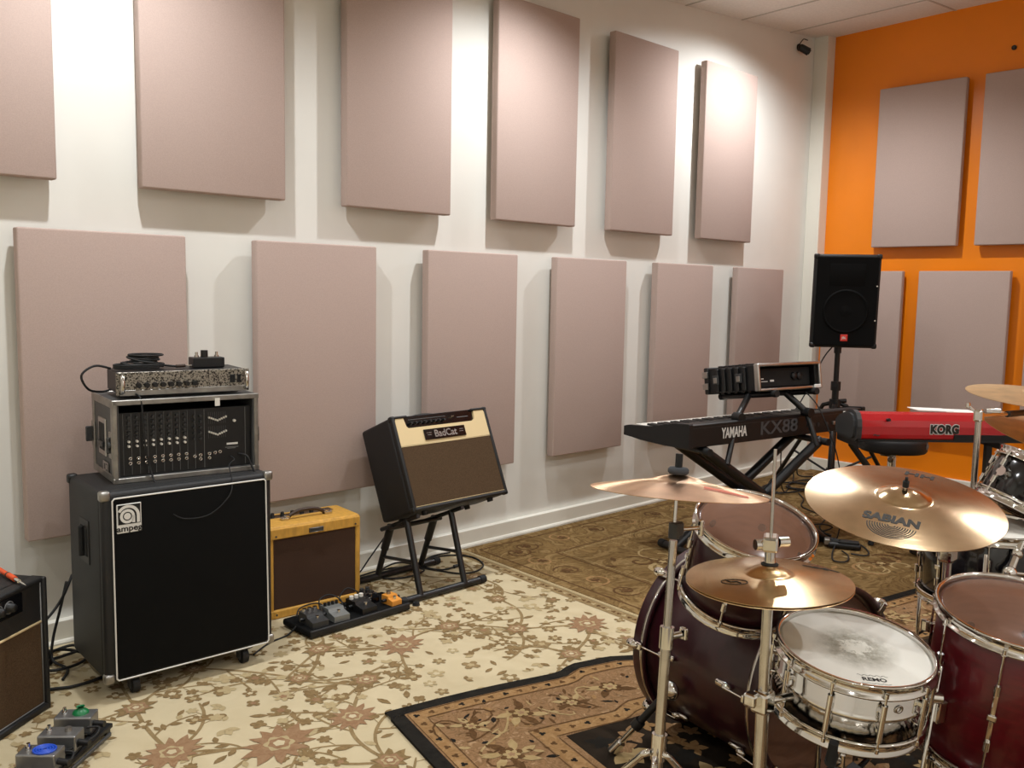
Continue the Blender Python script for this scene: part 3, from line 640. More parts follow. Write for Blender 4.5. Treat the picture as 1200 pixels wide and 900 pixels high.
for i in range(8): obj('knob', MB().cyl((-.155+.0265*i, .002, .04), (-.155+.0265*i, -.014, .04), .0095, .008, 14), 'black_plastic', t)
obj('switch', MB().box((.165, 0, .05), (.018, .006, .028), .001, 1), 'black_matte', t); obj('switch', MB().box((.188, 0, .05), (.012, .006, .028), .001, 1), 'black_matte', t)
# coiled lead, small foot pedal and loose plug on the head
def onhead(x, y, z=.0865): return HD @ Vector((x, y, z))
t = thing('coiled_cable', 'black cable coiled in a loose heap on the scuffed amp head', 'cable', onhead(-.12, .1))
mb = MB(); rnd = random.Random(2)
for k in range(7):
    a = rnd.random()*6; rx, ry = rnd.uniform(.045, .06), rnd.uniform(.03, .045); tl = rnd.uniform(-.9, .9)
    mb.tube([(rx*math.cos(2*PI*i/20+a)+.004*k-.01, ry*math.sin(2*PI*i/20+a), .014+.0058*k+tl*.013*math.cos(2*PI*i/20)) for i in range(20)], .0035, 6, closed=True)
for k in range(3): mb.tube([(.085*math.cos(2*PI*i/22+k)-.01, .05*math.sin(2*PI*i/22+k), .006+.005*k) for i in range(20)], .0035, 6)
mb.tube(smooth_path([(.05, .0, .012), (.08, -.02, .01), (.11, -.03, .006)]), .0035, 6)
obj('cord', mb, 'rubber', t)
obj('plug', MB().cyl((.108, -.03, .007), (.14, -.035, .008), .006, n=10), 'brown_leather', t)
obj('plug_tip', MB().cyl((.14, -.035, .008), (.165, -.038, .008), .003, n=8), 'chrome', t)
PD = HD @ Matrix.Translation((.105, .105, .0845))
t = thing('footswitch', 'small black two-button footswitch lying on the scuffed amp head', 'pedal', mat=PD)
obj('housing', MB().box((0, 0, .019), (.112, .065, .036), .003, 2), 'black_plastic', t)
for x in (-.036, .036): obj('button', MB().cyl((x, 0, .036), (x, 0, .044), .008, n=12).cyl((x, 0, .044), (x, 0, .056), .005, n=12), 'chrome_worn', t)
obj('centre_knob', MB().cyl((-.008, 0, .036), (-.008, 0, .062), .013, .0125, 16), 'black_plastic', t)
# leads around the stack
cable('power_cable', 'thin black cable looping out left of the amp head', [HD @ Vector(p) for p in [(-.2, .15, .02), (-.235, .16, .006), (-.29, .12, .02), (-.315, .1, .07), (-.27, .12, .1), (-.215, .14, .088)]], .004)
cable('hanging_cable', 'black cable hanging down the left of the flight case front', [HD @ Vector(p) for p in [(-.165, -.004, .01), (-.16, -.03, .004), (-.156, -.042, -.03), (-.150, -.045, -.15), (-.135, -.047, -.24), (-.125, -.07, -.286), (-.11, -.12, -.30), (-.105, -.125, -.35)]], .0032)
cable('slack_cable', 'black cable drooping in a curve over the bass cabinet grille', [RK @ Vector(p) for p in [(.15, .012, .055), (.155, -.012, .045), (.13, -.03, .03), (.12, -.085, -.01), (.1, -.115, -.06), (.03, -.12, -.115), (-.05, -.118, -.12), (-.09, -.116, -.10)]], .0022, 'black_matte')
cable('speaker_cable', 'thick black cable falling at the right end of the flight case', [RK @ Vector(p) for p in [(.18, .012, .06), (.2, -.012, .055), (.215, -.02, .02), (.226, -.03, -.006), (.255, -.03, -.02), (.262, -.05, -.1)]], .004)
# ---------------------------------------------------------------- tweed combo
TW = tilt_matrix((-4.657, -.335, 0), -4.5, 0)
t = thing('tweed_combo_amp', 'small yellow tweed combo amp with brown grille against the wall', 'amplifier', mat=TW)
W, D, H = .425, .215, .385
sh = MB().box((0, .02+D/2, .335+.025), (W, D, .052), .012, 3)
sh.box((-W/2+.012, .02+D/2, .17), (.024, D, .34), .008, 3).box((W/2-.012, .02+D/2, .17), (.024, D, .34), .008, 3).box((0, .02+D/2, .018), (W, D, .036), .008, 3).box((0, .02+D-.01, .18), (W-.02, .016, .34))
obj('tweed_shell', sh, 'tweed_cloth', t)
obj('front_strip', MB().box((0, .018, .357), (W-.012, .012, .044), .004, 2), 'tweed_cloth', t)
obj('front_strip', MB().box((0, .018, .018), (W-.012, .012, .033), .004, 2), 'tweed_cloth', t)
obj('grille', MB().box((0, .03, .185), (W-.044, .012, .30), .003, 1), 'dark_brown_grille', t)
for x in (-W/2+.03, W/2-.03):
    for z in (.348, .018): obj('screw', MB().cyl((x, .013, z), (x, .009, z), .004, n=10), 'dark_grey', t)
b = obj('badge', MB().box((-.004, .009, .353), (.066, .006, .02), .002, 1), 'dark_grey', t, 'small dark script badge')
obj('badge_rim', MB().tube([(-.035, .0058, .345), (.027, .0058, .345), (.027, .0058, .361), (-.035, .0058, .361)], .0012, 5, closed=True), 'worn_alu', b)
hd = obj('handle', MB().tube(smooth_path([(-.085, .11, .392), (-.07, .11, .405), (-.03, .11, .418), (.03, .11, .418), (.07, .11, .405), (.085, .11, .392)]), [.008]*26+[.008]*5, 10), 'brown_leather', t)
for x in (-.1, .1): obj('handle_bracket', MB().box((x, .11, .392), (.035, .026, .012), .003, 2).cyl((x*.9, .1, .396), (x*.9, .12, .396), .009, n=12), 'chrome_worn', hd)
cp = obj('control_panel', MB().box((-.02, .175, .3865), (.34, .05, .003)), 'chrome_worn', t)
for i in range(6): obj('knob', MB().cyl((-.17+.045*i, .175, .388), (-.17+.045*i, .175, .404), .010, .007, 12), 'black_plastic', cp)
# ---------------------------------------------------------------- tilted combo on stand
BC = tilt_matrix((-3.9745, -.4703, .3925), 1.4, 23.1)
t = thing('tilted_combo_amp', 'black and cream combo amp tilted back on a black stand', 'amplifier', mat=BC)
W, D, H = .578, .245, .436
sh = MB().box((0, D/2+.012, H/2), (W, D-.02, H), .014, 3)
fr = MB().box((-W/2+.009, .01, H/2), (.018, .03, H), .008, 3).box((W/2-.009, .01, H/2), (.018, .03, H), .008, 3).box((0, .01, .009), (W, .03, .018), .008, 3)
fr.box((-.245, .01, H-.006), (.09, .03, .012), .005, 3).box((.24, .01, H-.006), (.1, .03, .012), .005, 3).box((0, .02, H-.008), (W, .02, .014), .005, 3)
obj('vinyl_shell', sh, 'black_vinyl', t); obj('front_edge', fr, 'black_vinyl', t)
cr = [(-.275, .297), (.275, .297), (.275, .424), (.205, .424), (.198, .385), (.185, .376), (-.205, .376), (-.215, .385), (-.222, .424), (-.275, .424)]
mb = MB(); mb.prism(cr[:1]+cr[1:], .0, .014, 'y'); obj('cream_fascia', mb, 'cream_vinyl', t)
cp = obj('control_panel', MB().box((-.01, .012, .405), (.42, .006, .054)), 'black_lacquer', t)
for i in range(8): obj('knob', MB().cyl((-.185+.028*i, .009, .398), (-.185+.028*i, -.008, .398), .0085, .006, 12), 'black_plastic', cp)
for x in (.055, .064): obj('switch', MB().cyl((x, .009, .405), (x+.002, -.008, .408), .003, n=8), 'chrome', cp)
obj('panel_print', MB().span((-.19, .0085, .415), (.03, .009, .4165)).span((.1, .0085, .402), (.17, .009, .4045)), 'grey_print', cp)
obj('grille', MB().box((0, .006, .158), (.552, .010, .276), .003, 1), 'brown_grille', t)
q = [(-.274, .02), (.274, .02), (.274, .294), (-.274, .294)]
obj('grille_piping', MB().tube([(x, .001, z) for x, z in q], .0022, 6, closed=True), 'cream_vinyl', t)
b = obj('name_badge', MB().box((-.004, -.003, .335), (.248, .006, .05), .001, 1), 'black_lacquer', t)
text('BadCat', .046, 'worn_alu', b, (-.004, -.0065, .334), FRONT, bold=.0009)
obj('badge_scroll', MB().span((-.116, -.0066, .342), (-.086, -.006, .344)).span((-.112, -.0066, .332), (-.088, -.006, .334)).span((.084, -.0066, .342), (.108, -.006, .344)).span((.082, -.0066, .332), (.106, -.006, .334)), 'worn_alu', b)
obj('handle', MB().tube(smooth_path([(-.09, .13, H-.002), (-.075, .13, H+.014), (0, .13, H+.022), (.075, .13, H+.014), (.09, .13, H-.002)]), .009, 8), 'black_vinyl', t)
for sx in (-1, 1):
    for y in (.04, D-.03): obj('foot', MB().cyl((sx*.2, y, .003), (sx*.2, y, -.018), .016, .014, 14), 'rubber', t)
    for z in (.01, H-.01): obj('corner_cap', MB().box((sx*(W/2-.01), .012, z), (.026, .03, .026), .008, 3), 'black_plastic', t)
t = thing('amp_stand', 'black folding tilt-back stand holding the cream and black amp', 'stand', (-4.1, -.33, 0))
def T(x, y, z): return (x+4.1, y+.33, z)
obj('front_foot', MB().cyl(T(-4.35, -.513, .018), T(-3.885, -.507, .018), .016, n=12), 'black_steel', t)
obj('rear_foot', MB().cyl(T(-4.35, -.158, .018), T(-3.87, -.146, .018), .016, n=12), 'black_steel', t)
for o_ in ((-4.35, -.513), (-3.885, -.507), (-4.35, -.158), (-3.87, -.146)):
    obj('end_cap', MB().cyl(T(o_[0]-.016, o_[1], .019), T(o_[0]+.016, o_[1], .019), .0185, n=12), 'rubber', t)
def lvl(y): return .3925+(-.4703-y)*.427-.012   # underside of the tilted amp
for x0, x1 in ((-4.25, -4.165), (-3.995, -3.92)):
    x1 = x0+.012
    obj('front_leg', MB().cyl(T(x0, -.512, .02), T(x1, -.39, lvl(-.39)-.006), .0145, n=12), 'black_steel', t)
    obj('rear_leg', MB().cyl(T(x0+.022, -.154, .02), T(x0+.028, -.25, lvl(-.25)-.008), .0145, n=12).cyl(T(x0+.025, -.205, .16), T(x0+.028, -.25, lvl(-.25)-.008), .019, n=12), 'black_steel', t)
    obj('spreader', MB().cyl(T(x0+.006, -.46, .16), T(x0+.024, -.19, .12), .008, n=8), 'black_steel', t)
    obj('support_arm', MB().cyl(T(x0+.012, -.475, lvl(-.475)-.012), T(x0+.012, -.20, lvl(-.20)-.012), .010, n=10), 'black_steel', t)
obj('cross_bar', MB().cyl(T(-4.26, -.29, lvl(-.29)-.022), T(-3.96, -.29, lvl(-.29)-.022), .011, n=10), 'black_steel', t)
cable('looped_cable', 'black cable lying in a wide loop at the right of the amp stand', [(-3.95, -.10, .006), (-3.83, -.06, .006), (-3.735, -.08, .006), (-3.675, -.14, .006), (-3.665, -.22, .006), (-3.71, -.32, .006), (-3.80, -.37, .006), (-3.88, -.35, .006), (-3.92, -.28, .006), (-3.95, -.20, .006), (-3.99, -.12, .006)], .0042)
cable('mains_cable', 'black cable with moulded plug curled between the amp stand legs', [(-3.70, -.05, .007), (-3.78, -.04, .007), (-3.86, -.06, .007), (-3.94, -.13, .007), (-3.945, -.2, .007), (-3.91, -.25, .007), (-3.86, -.252, .007), (-3.83, -.25, .008)], .0042, ends=[-1])
cable('tangled_cable', 'black cable tangled around the left legs of the amp stand', [(-3.97, -.08, .007), (-4.0, -.045, .012), (-4.06, -.05, .02), (-4.13, -.06, .01), (-4.19, -.11, .007), (-4.2, -.18, .007), (-4.13, -.225, .007), (-4.05, -.225, .007), (-3.99, -.2, .012), (-4.05, -.13, .02), (-4.16, -.075, .012), (-4.25, -.07, .007), (-4.33, -.09, .007)], .0042)
cable('drop_cable', 'black cable dropping from the back of the tilted amp', [(-4.1, -.16, .27), (-4.16, -.13, .2), (-4.24, -.11, .1), (-4.3, -.1, .03), (-4.36, -.08, .007)], .0036)
t = thing('rubber_foot', 'small loose black rubber foot on the cream rug by the stand', 'foot', (-4.30, -.545, 0))
obj('foot_body', MB().cyl((0, 0, 0), (0, 0, .013), .017, .014, 16).cyl((0, 0, .013), (0, 0, .016), .006, n=10), 'rubber', t)
# ---------------------------------------------------------------- centre pedalboard
BM = tilt_matrix((-4.605, -.59, 0), 1.6, 0)
t = thing('pedalboard', 'long black pedalboard on the cream rug in front of the tweed amp', 'pedalboard', mat=BM)
obj('deck', MB().box((0, .105, .02), (.50, .2, .028), .01, 3), 'black_cloth', t)
obj('edge_rail', MB().box((0, .006, .02), (.49, .012, .03), .005, 3), 'black_vinyl', t)
for x in (-.2, .2):
    for y in (.04, .17): obj('foot', MB().cyl((x, y, 0), (x, y, .008), .012, n=10), 'rubber', t)
PW = (.07, .115, .042)
def pedal(name, label, x, y, yaw, size, m, knobs, km, sw=True, base=BM, z=.034):
    t = thing(name, label, 'pedal', mat=base @ tilt_matrix((x, y, z), yaw, 0))
    a, b, h = size
    mb = MB(); prof = [(-b/2, 0), (-b/2, h*.55), (-b/2+b*.4, h*.75), (-b/2+b*.45, h), (b/2, h), (b/2, 0)]
    mb.prism(prof, -a/2, a/2, 'x'); obj('housing', mb, m, t)
    for i in range(knobs): obj('knob', MB().cyl((-a/2+a*(i+.5)/knobs, b*.3, h), (-a/2+a*(i+.5)/knobs, b*.3, h+.013), min(.009, a/knobs*.38), n=12), km, t)
    if sw: obj('switch', MB().cyl((0, -b*.25, h*.6), (0, -b*.25, h*.6+.014), .007, n=12), 'chrome', t)
    for s_ in (-1, 1): obj('jack_plug', MB().cyl((s_*a/2, b*.1, h*.5), (s_*(a/2+.02), b*.1, h*.5), .007, n=10), 'black_plastic', t)
    t['group'] = 'pedals on the centre pedalboard'; return t
pedal('effect_pedal', 'dark pedal with silver knobs at the left end of the centre pedalboard', -.185, .075, -4, PW, 'dark_grey', 3, 'chrome', base=BM)
pedal('effect_pedal', 'light grey pedal, second from left on the centre pedalboard', -.085, .075, -4, PW, 'grey_box', 4, 'black_plastic', base=BM)
pedal('effect_pedal', 'black pedal with white knob marks right of the grey pedal',   .045, .075, 2, (.075, .115, .042), 'black_plastic', 3, 'white_plastic', base=BM)
pedal('effect_pedal', 'black pedal behind the small orange pedal on the centre pedalboard', .125, .14, 0, (.06, .08, .04), 'black_lacquer', 2, 'dark_grey', base=BM)
pedal('mini_pedal', 'small orange pedal at the right end of the centre pedalboard', .185, .052, 3, (.052, .07, .036), 'orange_box', 1, 'worn_alu', base=BM)
def bl_(p): return BM @ Vector(p)
cable('patch_cable', 'short black patch cable arching at the left of centre pedalboard', [bl_(p) for p in [(-.13, .09, .055), (-.11, .13, .075), (-.13, .16, .08), (-.19, .17, .07), (-.235, .12, .06)]], .003)
cable('patch_cable', 'short black patch cable curling behind the grey pedal', [bl_(p) for p in [(-.03, .1, .055), (-.015, .14, .075), (-.05, .17, .095), (-.1, .165, .085), (-.125, .12, .06)]], .003)
cable('patch_cable', 'short black patch cable curling behind the orange pedal', [bl_(p) for p in [(.1, .1, .055), (.1, .17, .07), (.06, .2, .09), (.01, .185, .06), (.0, .12, .055)]], .003)
cable('output_cable', 'black cable running from the pedalboard left under the bass cabinet', [bl_(p) for p in [(-.25, .1, .03), (-.29, .1, .005), (-.38, .08, .004), (-.48, .02, .004)]], .0036)
# ---------------------------------------------------------------- left foreground combo
LA = tilt_matrix((-5.97, -.686, 0), 36.7, 0)
t = thing('black_combo_amp', 'black combo amp with brown grille cut off by the left photo edge', 'amplifier', mat=LA)
W, D, H = .506, .24, .436
obj('vinyl_shell', MB().box((0, .03+D/2, H/2), (W, D, H), .014, 3).box((-W/2+.009, .022, H/2), (.018, .044, H), .007, 3).box((W/2-.009, .022, H/2), (.018, .044, H), .007, 3).box((0, .022, .011), (W, .044, .022), .007, 3).box((0, .03, H-.008), (W, .05, .016), .007, 3), 'black_vinyl', t)
obj('grille', MB().box((0, .02, .155), (W-.036, .012, .268), .002, 1), 'brown_grille', t)
obj('upper_fascia', MB().box((0, .02, .36), (W-.036, .014, .128), .003, 1), 'black_vinyl', t)
obj('grille_trim', MB().tube([(-W/2+.022, .012, .293), (W/2-.022, .012, .293)], .004, 8), 'cream_vinyl', t, 'pale piping strip')
obj('side_piping', MB().tube([(W/2-.02, .012, .024), (W/2-.02, .012, .42)], .0022, 6).tube([(-W/2+.02, .012, .024), (W/2-.02, .012, .024)], .0022, 6), 'grey_print', t)
cp = obj('control_panel', MB().box((-.03, .011, .385), (.36, .006, .062), .025, 4), 'black_lacquer', t)
for i in range(7): obj('knob', MB().lathe([(1e-4, .02), (.012, .02), (.015, .004), (.018, 0)], 16, X=Matrix.Translation((-.18+.045*i, .008, .388)) @ Matrix.Rotation(PI/2, 4, 'X')), 'black_plastic', cp); obj('knob_ring', MB().lathe([(.0175, 0), (.02, 0), (.02, .0015), (.0175, .0015)], 16, X=Matrix.Translation((-.18+.045*i, .008, .388)) @ Matrix.Rotation(PI/2, 4, 'X'), closed=True), 'grey_print', cp)
obj('handle', MB().tube(smooth_path([(-.1, .15, H), (-.08, .15, H+.016), (.0, .15, H+.022), (.08, .15, H+.016), (.1, .15, H)]), .009, 8), 'black_vinyl', t)
t = thing('guitar_cable', 'guitar cable with orange sleeved silver jack lying on the left amp', 'cable', (-5.872, -.436, .449))
A = Vector((0, 0, 0)); B = Vector((.0225, -.21, -.005)); dr = (B-A).normalized()
obj('cord', MB().tube(smooth_path([A-dr*.3+Vector((-.1, 0, -.004)), A-dr*.2+Vector((-.03, 0, -.003)), A-dr*.1, A-dr*.0]), .0034, 8), 'tape', t, 'pale grey cord')
obj('sleeve', MB().cyl(A-dr*.02, A+dr*.045, .0075, n=12).cyl(A+dr*.055, A+dr*.105, .0085, n=12), 'orange_plastic', t, 'orange heat-shrink sleeve')
obj('dark_band', MB().cyl(A+dr*.045, A+dr*.055, .0082, n=12), 'brown_leather', t)
obj('jack_tip', MB().cyl(A+dr*.105, A+dr*.135, .006, n=12).cyl(A+dr*.135, A+dr*.165, .0032, n=10).cyl(A+dr*.165, A+dr*.185, .0034, .0008, 10), 'chrome', t)
# ---------------------------------------------------------------- left foreground pedalboard
LB = tilt_matrix((-5.676, -.836, 0), 41.5, 0)    # origin: right front corner, board runs to local -x
t = thing('pedalboard', 'black pedalboard with three silver pedals in the near left corner', 'pedalboard', mat=LB)
dk = MB()
for y in (.012, .062, .112): dk.box((-.29, y+.012, .022), (.58, .034, .014), .003, 2)
for x in (-.02, -.28, -.56): dk.box((x, .075, .010), (.022, .13, .020), .002, 1)
obj('rails', dk, 'black_plastic', t)
obj('side_strip', MB().box((-.3, -.012, .02), (.5, .008, .012), .002, 1), 'dark_grey', t)
def die_cast(label, pts, extra):
    # pts: back-left, front-left(near), right corners on top
    p = [LB.inverted() @ Vector(q) for q in pts]; c = (p[0]+p[2])/2
    ax = ((p[2]-p[1]).normalized()); L = .108; Wd = .062
    yaw = math.degrees(math.atan2(ax.y, ax.x))
    t = thing('stomp_box', label, 'pedal', mat=LB @ tilt_matrix((c.x, c.y, .0295), yaw, 0))
    obj('housing', MB().box((0, 0, .028), (L, Wd, .054), .004, 2), 'raw_box', t)
    obj('lid_seam', MB().box((0, 0, .008), (L+.002, Wd+.002, .004)), 'dark_grey', t)
    obj('footswitch', MB().cyl((-L*.3, 0, .055), (-L*.3, 0, .062), .008, n=12).cyl((-L*.3, 0, .062), (-L*.3, 0, .074), .005, n=12), 'chrome', t)
    obj('jack_plug', MB().cyl((L/2, -.012, .03), (L/2+.035, -.02, .03), .009, n=12), 'black_plastic', t)
    extra(t, L); t['group'] = 'silver box pedals on the left pedalboard'; return t
def ex1(t, L):
    obj('cap_knob', MB().lathe([(.018*abs(math.cos(i*.39))+.006, .004*i) for i in range(6)], 10, X=Matrix.Translation((.012, .004, .055))), 'green_gel', t, 'green glossy knob')
def ex2(t, L):
    obj('knob', MB().cyl((.02, .004, .055), (.02, .004, .066), .01, .009, 14), 'worn_alu', t)
def ex3(t, L):
    mb = MB(); 
    for k in range(4): mb.tube([((.008+.007*k)*math.cos(2*PI*i/24)+.012, (.007+.0062*k)*math.sin(2*PI*i/24), .057) for i in range(24)], .0032, 6, closed=True)
    obj('painted_swirl', mb, 'blue_gel', t, 'blue raised swirl')
P1 = [(-5.801, -.756, .085), (-5.837, -.808, .085), (-5.76, -.87, .085)]
P2 = [(-5.87, -.842, .085), (-5.91, -.887, .085), (-5.83, -.957, .085)]
P3 = [(-5.945, -.915, .085), (-5.985, -.955, .085), (-5.905, -1.03, .085)]
def q3(p): return [p[0], p[1], p[2]]
die_cast('silver box pedal with green knob, farthest of three on left pedalboard', q3(P1), ex1)
die_cast('plain silver box pedal, middle of three on left pedalboard', q3(P2), ex2)
die_cast('silver box pedal with blue swirl, nearest of three on left pedalboard', q3(P3), ex3)
def lb_(p): return LB @ Vector(p)
cable('patch_cable', 'black patch cable bending between the left pedalboard boxes', [lb_(p) for p in [(-.105, .03, .065), (-.09, .0, .06), (-.13, -.005, .05), (-.2, .02, .05), (-.22, .04, .06)]], .0034)
cable('patch_cable', 'black patch cable beside the blue swirl pedal', [lb_(p) for p in [(-.24, .02, .065), (-.23, -.005, .055), (-.28, -.01, .045), (-.34, .01, .05)]], .0034)
# ---------------------------------------------------------------- cables behind the stack
cable('wall_cable', 'black cable rising from the floor heap to the cabinet side', [(-5.80, -.33, .17), (-5.70, -.27, .2), (-5.63, -.22, .25), (-5.58, -.17, .31)], .005)
cable('wall_cable', 'black cable curving down the wall left of bass cabinet', [(-5.60, -.17, .29), (-5.63, -.19, .2), (-5.66, -.2, .1), (-5.67, -.22, .03), (-5.64, -.28, .008), (-5.68, -.36, .008)], .005)
cable('floor_cable', 'black cables heaped on the floor left of bass cabinet', [(-5.75, -.2, .012), (-5.64, -.1, .012), (-5.56, -.08, .012), (-5.56, -.16, .02), (-5.64, -.2, .026), (-5.72, -.2, .02), (-5.69, -.27, .012), (-5.6, -.27, .012), (-5.55, -.2, .012), (-5.62, -.14, .03), (-5.7, -.16, .03)], .0055)
cable('floor_cable', 'thick black cable on the rug leading under the bass cabinet', [(-5.88, -.40, .008), (-5.75, -.41, .008), (-5.67, -.44, .008), (-5.58, -.43, .008), (-5.5, -.40, .008)], .0055)
t = thing('power_adapter', 'black plug adapter on the floor among cables by left amp', 'adapter', (-5.71, -.18, 0), 20)
obj('adapter_body', MB().box((0, 0, .028), (.09, .055, .055), .006, 2), 'black_plastic', t); obj('adapter_label', MB().box((.01, -.0285, .03), (.03, .002, .03)), 'grey_print', t)
# ---------------------------------------------------------------- keyboards corner
KX = tilt_matrix((-2.953, -.977, .60), -8, 0)
t = thing('stage_keyboard', 'long black keyboard on an X stand, its back panel turned to the room', 'keyboard', mat=KX)
LK = 1.478
pf = [(0, .004), (.006, 0), (.16, -.003), (.34, .002), (.40, .008), (.46, .012), (.46, .048), (.45, .05), (.27, .05), (.255, .08), (.08, .113), (.01, .118), (0, .114)]
obj('body', MB().prism(pf, .028, LK-.028, 'x'), 'black_plastic', t)
for x0, x1 in ((0, .028), (LK-.028, LK)):
    obj('end_cheek', MB().prism([(-.004, .0), (.16, -.006), (.34, -.002), (.40, .004), (.466, .008), (.466, .056), (.44, .064), (.27, .078), (.10, .116), (.0, .124), (-.004, .118)], x0, x1, 'x'), 'black_vinyl', t)
wk = MB(); bk = MB(); nw = 52; kw = (LK-.2)/nw
for i in range(nw):
    x = .06+kw*i; wk.span((x, .275, .044), (x+kw-.0012, .44, .0655))
    if i % 7 not in (2, 6): bk.span((x+kw*.7, .275, .0655), (x+kw*1.3, .37, .076))
obj('white_keys', wk, 'white_plastic', t, kind='stuff'); obj('black_keys', bk, 'black_plastic', t, kind='stuff')
text('YAMAHA', .075, 'white_print', t, (.34, -.0005, .058), FRONT, sx=.62, bold=.002)
text('KX88', .1, 'faint_print', t, (.70, -.0005, .060), FRONT, sx=1.35, bold=.0015)
obj('rear_groove', MB().span((.03, -.001, .098), (LK-.03, .001, .1)), 'dark_grey', t)
for x in (.95, 1.0, 1.04, 1.12): obj('rear_socket', MB().cyl((x, .002, .05), (x, -.004, .05), .011, n=12), 'dark_grey', t)
obj('strain_hook', MB().box((1.2, -.006, .05), (.07, .014, .02), .003, 2), 'worn_alu', t)
# X stand with second tier
XS = tilt_matrix((-2.37, -1.0, 0), -15, 0)
t = thing('keyboard_stand', 'black double X stand with upper tier carrying keyboard and rack case', 'stand', mat=XS)
def bar(p, q, wd, name='leg', par=None): return obj(name, MB().cyl(p, q, wd, n=8), 'black_steel', par or t)
for y in (-.10, .10):
    bar((-.45, y, .585), (.43, y, .03), .027); bar((.38, y+.0, .585), (-.43, y, .03), .027)
    obj('pivot', MB().cyl((-.005, y-.03, .30), (-.005, y+.03, .30), .035, n=16), 'black_plastic', t)
for x in (-.44, .44):
    f_ = obj('foot_bar', MB().cyl((x, -.2, .022), (x, .2, .022), .02, n=12), 'black_steel', t)
    for y in (-.2, .2): obj('end_cap', MB().cyl((x, y-.02, .023), (x, y+.02, .023), .0228, n=12), 'rubber', f_)
for x in (-.45, .38):
    f_ = obj('support_bar', MB().cyl((x, -.14, .578), (x, .40, .578), .018, n=12), 'black_steel', t)
    for y in (-.14, .40): obj('end_cap', MB().cyl((x, y-.018, .578), (x, y+.018, .578), .0205, n=12), 'rubber', f_)
obj('adjust_disc', MB().cyl((-.02, -.03, .30), (-.02, .03, .30), .055, n=18), 'black_plastic', t)
# rack case on the upper tier
RC = tilt_matrix((-2.171, -1.077, .863), -11, 8.47)
RCi = XS.inverted() @ RC
for lx in (-.15, .17):
    a, b = RCi @ Vector((lx, -.03, -.022)), RCi @ Vector((lx, .36, -.022))
    f_ = obj('upper_support', MB().cyl(a, b, .017, n=12), 'black_steel', t)
    for p, d in ((a, -1), (b, 1)): obj('end_cap', MB().cyl(p-(b-a)*.03, p+(b-a)*.03, .0195, n=12), 'rubber', f_)
    s_ = -1 if lx < 0 else 1
    c, k, e = ((Vector((-.026, .041, .825)), Vector((-.172, -.04, .728)), Vector((-.30, -.118, .50))), (Vector((.255, .05, .83)), Vector((.322, -.045, .732)), Vector((.33, -.125, .557))))[0 if lx < 0 else 1]
    bar(c, k, .018, 'tier_arm'); bar(k, e, .015, 'tier_arm')
    obj('clamp_knob', MB().cyl(k-Vector((0, .035, 0)), k+Vector((0, .02, 0)), .026, n=10), 'black_plastic', t)
t = thing('rack_case', 'small black moulded rack case with silver rim on the keyboard stand', 'case', mat=RC)
W, D, H = .486, .38, .137
sh = MB()
for z in (.006, H-.006): sh.box((0, D/2, z), (W, D-.03, .012), .004, 2)
for x in (-W/2+.007, W/2-.007): sh.box((x, D/2, H/2), (.014, D-.03, H), .005, 2)
sh.box((0, D-.025, H/2), (W-.02, .014, H-.01), .002, 1)
for k in range(5):
    for x in (-W/2, W/2): sh.box((x, .09+.05*k, H/2), (.03, .024, H*.92), .004, 1)
    sh.box((0, .09+.05*k, H+.004), (W*.94, .024, .014), .003, 1); sh.box((0, .09+.05*k, -.003), (W*.9, .024, .012), .003, 1)
obj('case_shell', sh, 'black_plastic', t)
def rim(y, m):
    mb = MB()
    for z in (.002, H-.002): mb.box((0, y, z), (W+.016, .034, .018), .007, 3)
    for x in (-W/2-.001, W/2+.001): mb.box((x, y, H/2), (.018, .034, H+.012), .007, 3)
    return obj('aluminium_rim', mb, m, t)
rim(.004, 'alu'); rim(D-.006, 'black_plastic').name = 'rear_rim'
for k, y in enumerate((.12, .29)):
    lp = obj('latch', MB().box((-W/2-.018, y, H*.52), (.01, .045, .05), .002, 1), 'dark_grey', t); obj('latch_tongue', MB().box((-W/2-.024, y, H*.5), (.006, .025, .03), .002, 1), 'worn_alu', lp)
for x in (-.12, .12): obj('corner_latch', MB().box((x, D+.012, H*.6), (.04, .012, .05), .003, 2), 'alu', t); obj('corner_latch', MB().box((-W/2-.012, D-.005, H*(.28 if x < 0 else .75)), (.014, .04, .035), .003, 2), 'alu', t)
obj('tape_scrap', MB().box((.205, -.018, .006), (.05, .012, .02), .004, 2), 'tape', t)
t = thing('wireless_receiver', 'black rack unit with small knobs inside the moulded rack case', 'electronics', mat=RC @ Matrix.Translation((0, .05, .014)))
obj('faceplate', MB().box((0, .0, .052), (.445, .006, .10), .001, 1), 'black_matte', t); obj('chassis', MB().box((0, .13, .052), (.40, .25, .09)), 'black_matte', t)
for i, x in enumerate((.08, .12)): obj('knob', MB().lathe([(.022, 0), (.022, .008), (.02, .012), (1e-4, .013)], 20, X=Matrix.Translation((x*1.1, -.003, .055)) @ Matrix.Rotation(PI/2, 4, 'X')), 'black_plastic', t)
obj('panel_print', MB().span((-.17, -.0038, .03), (-.12, -.003, .034)).span((-.1, -.0038, .03), (-.07, -.003, .04)).span((-.17, -.0038, .044), (-.15, -.003, .05)), 'white_print', t)
cable('hanging_cable', 'thin black cable hanging from the upper rack case to the floor', [RC @ Vector((.12, .0, -.02))]+[Vector(p) for p in [(-2.06, -1.2, .75), (-2.03, -1.3, .5), (-2.02, -1.33, .25), (-1.98, -1.3, .05), (-1.9, -1.2, .006), (-1.8, -1.1, .006)]], .0035)
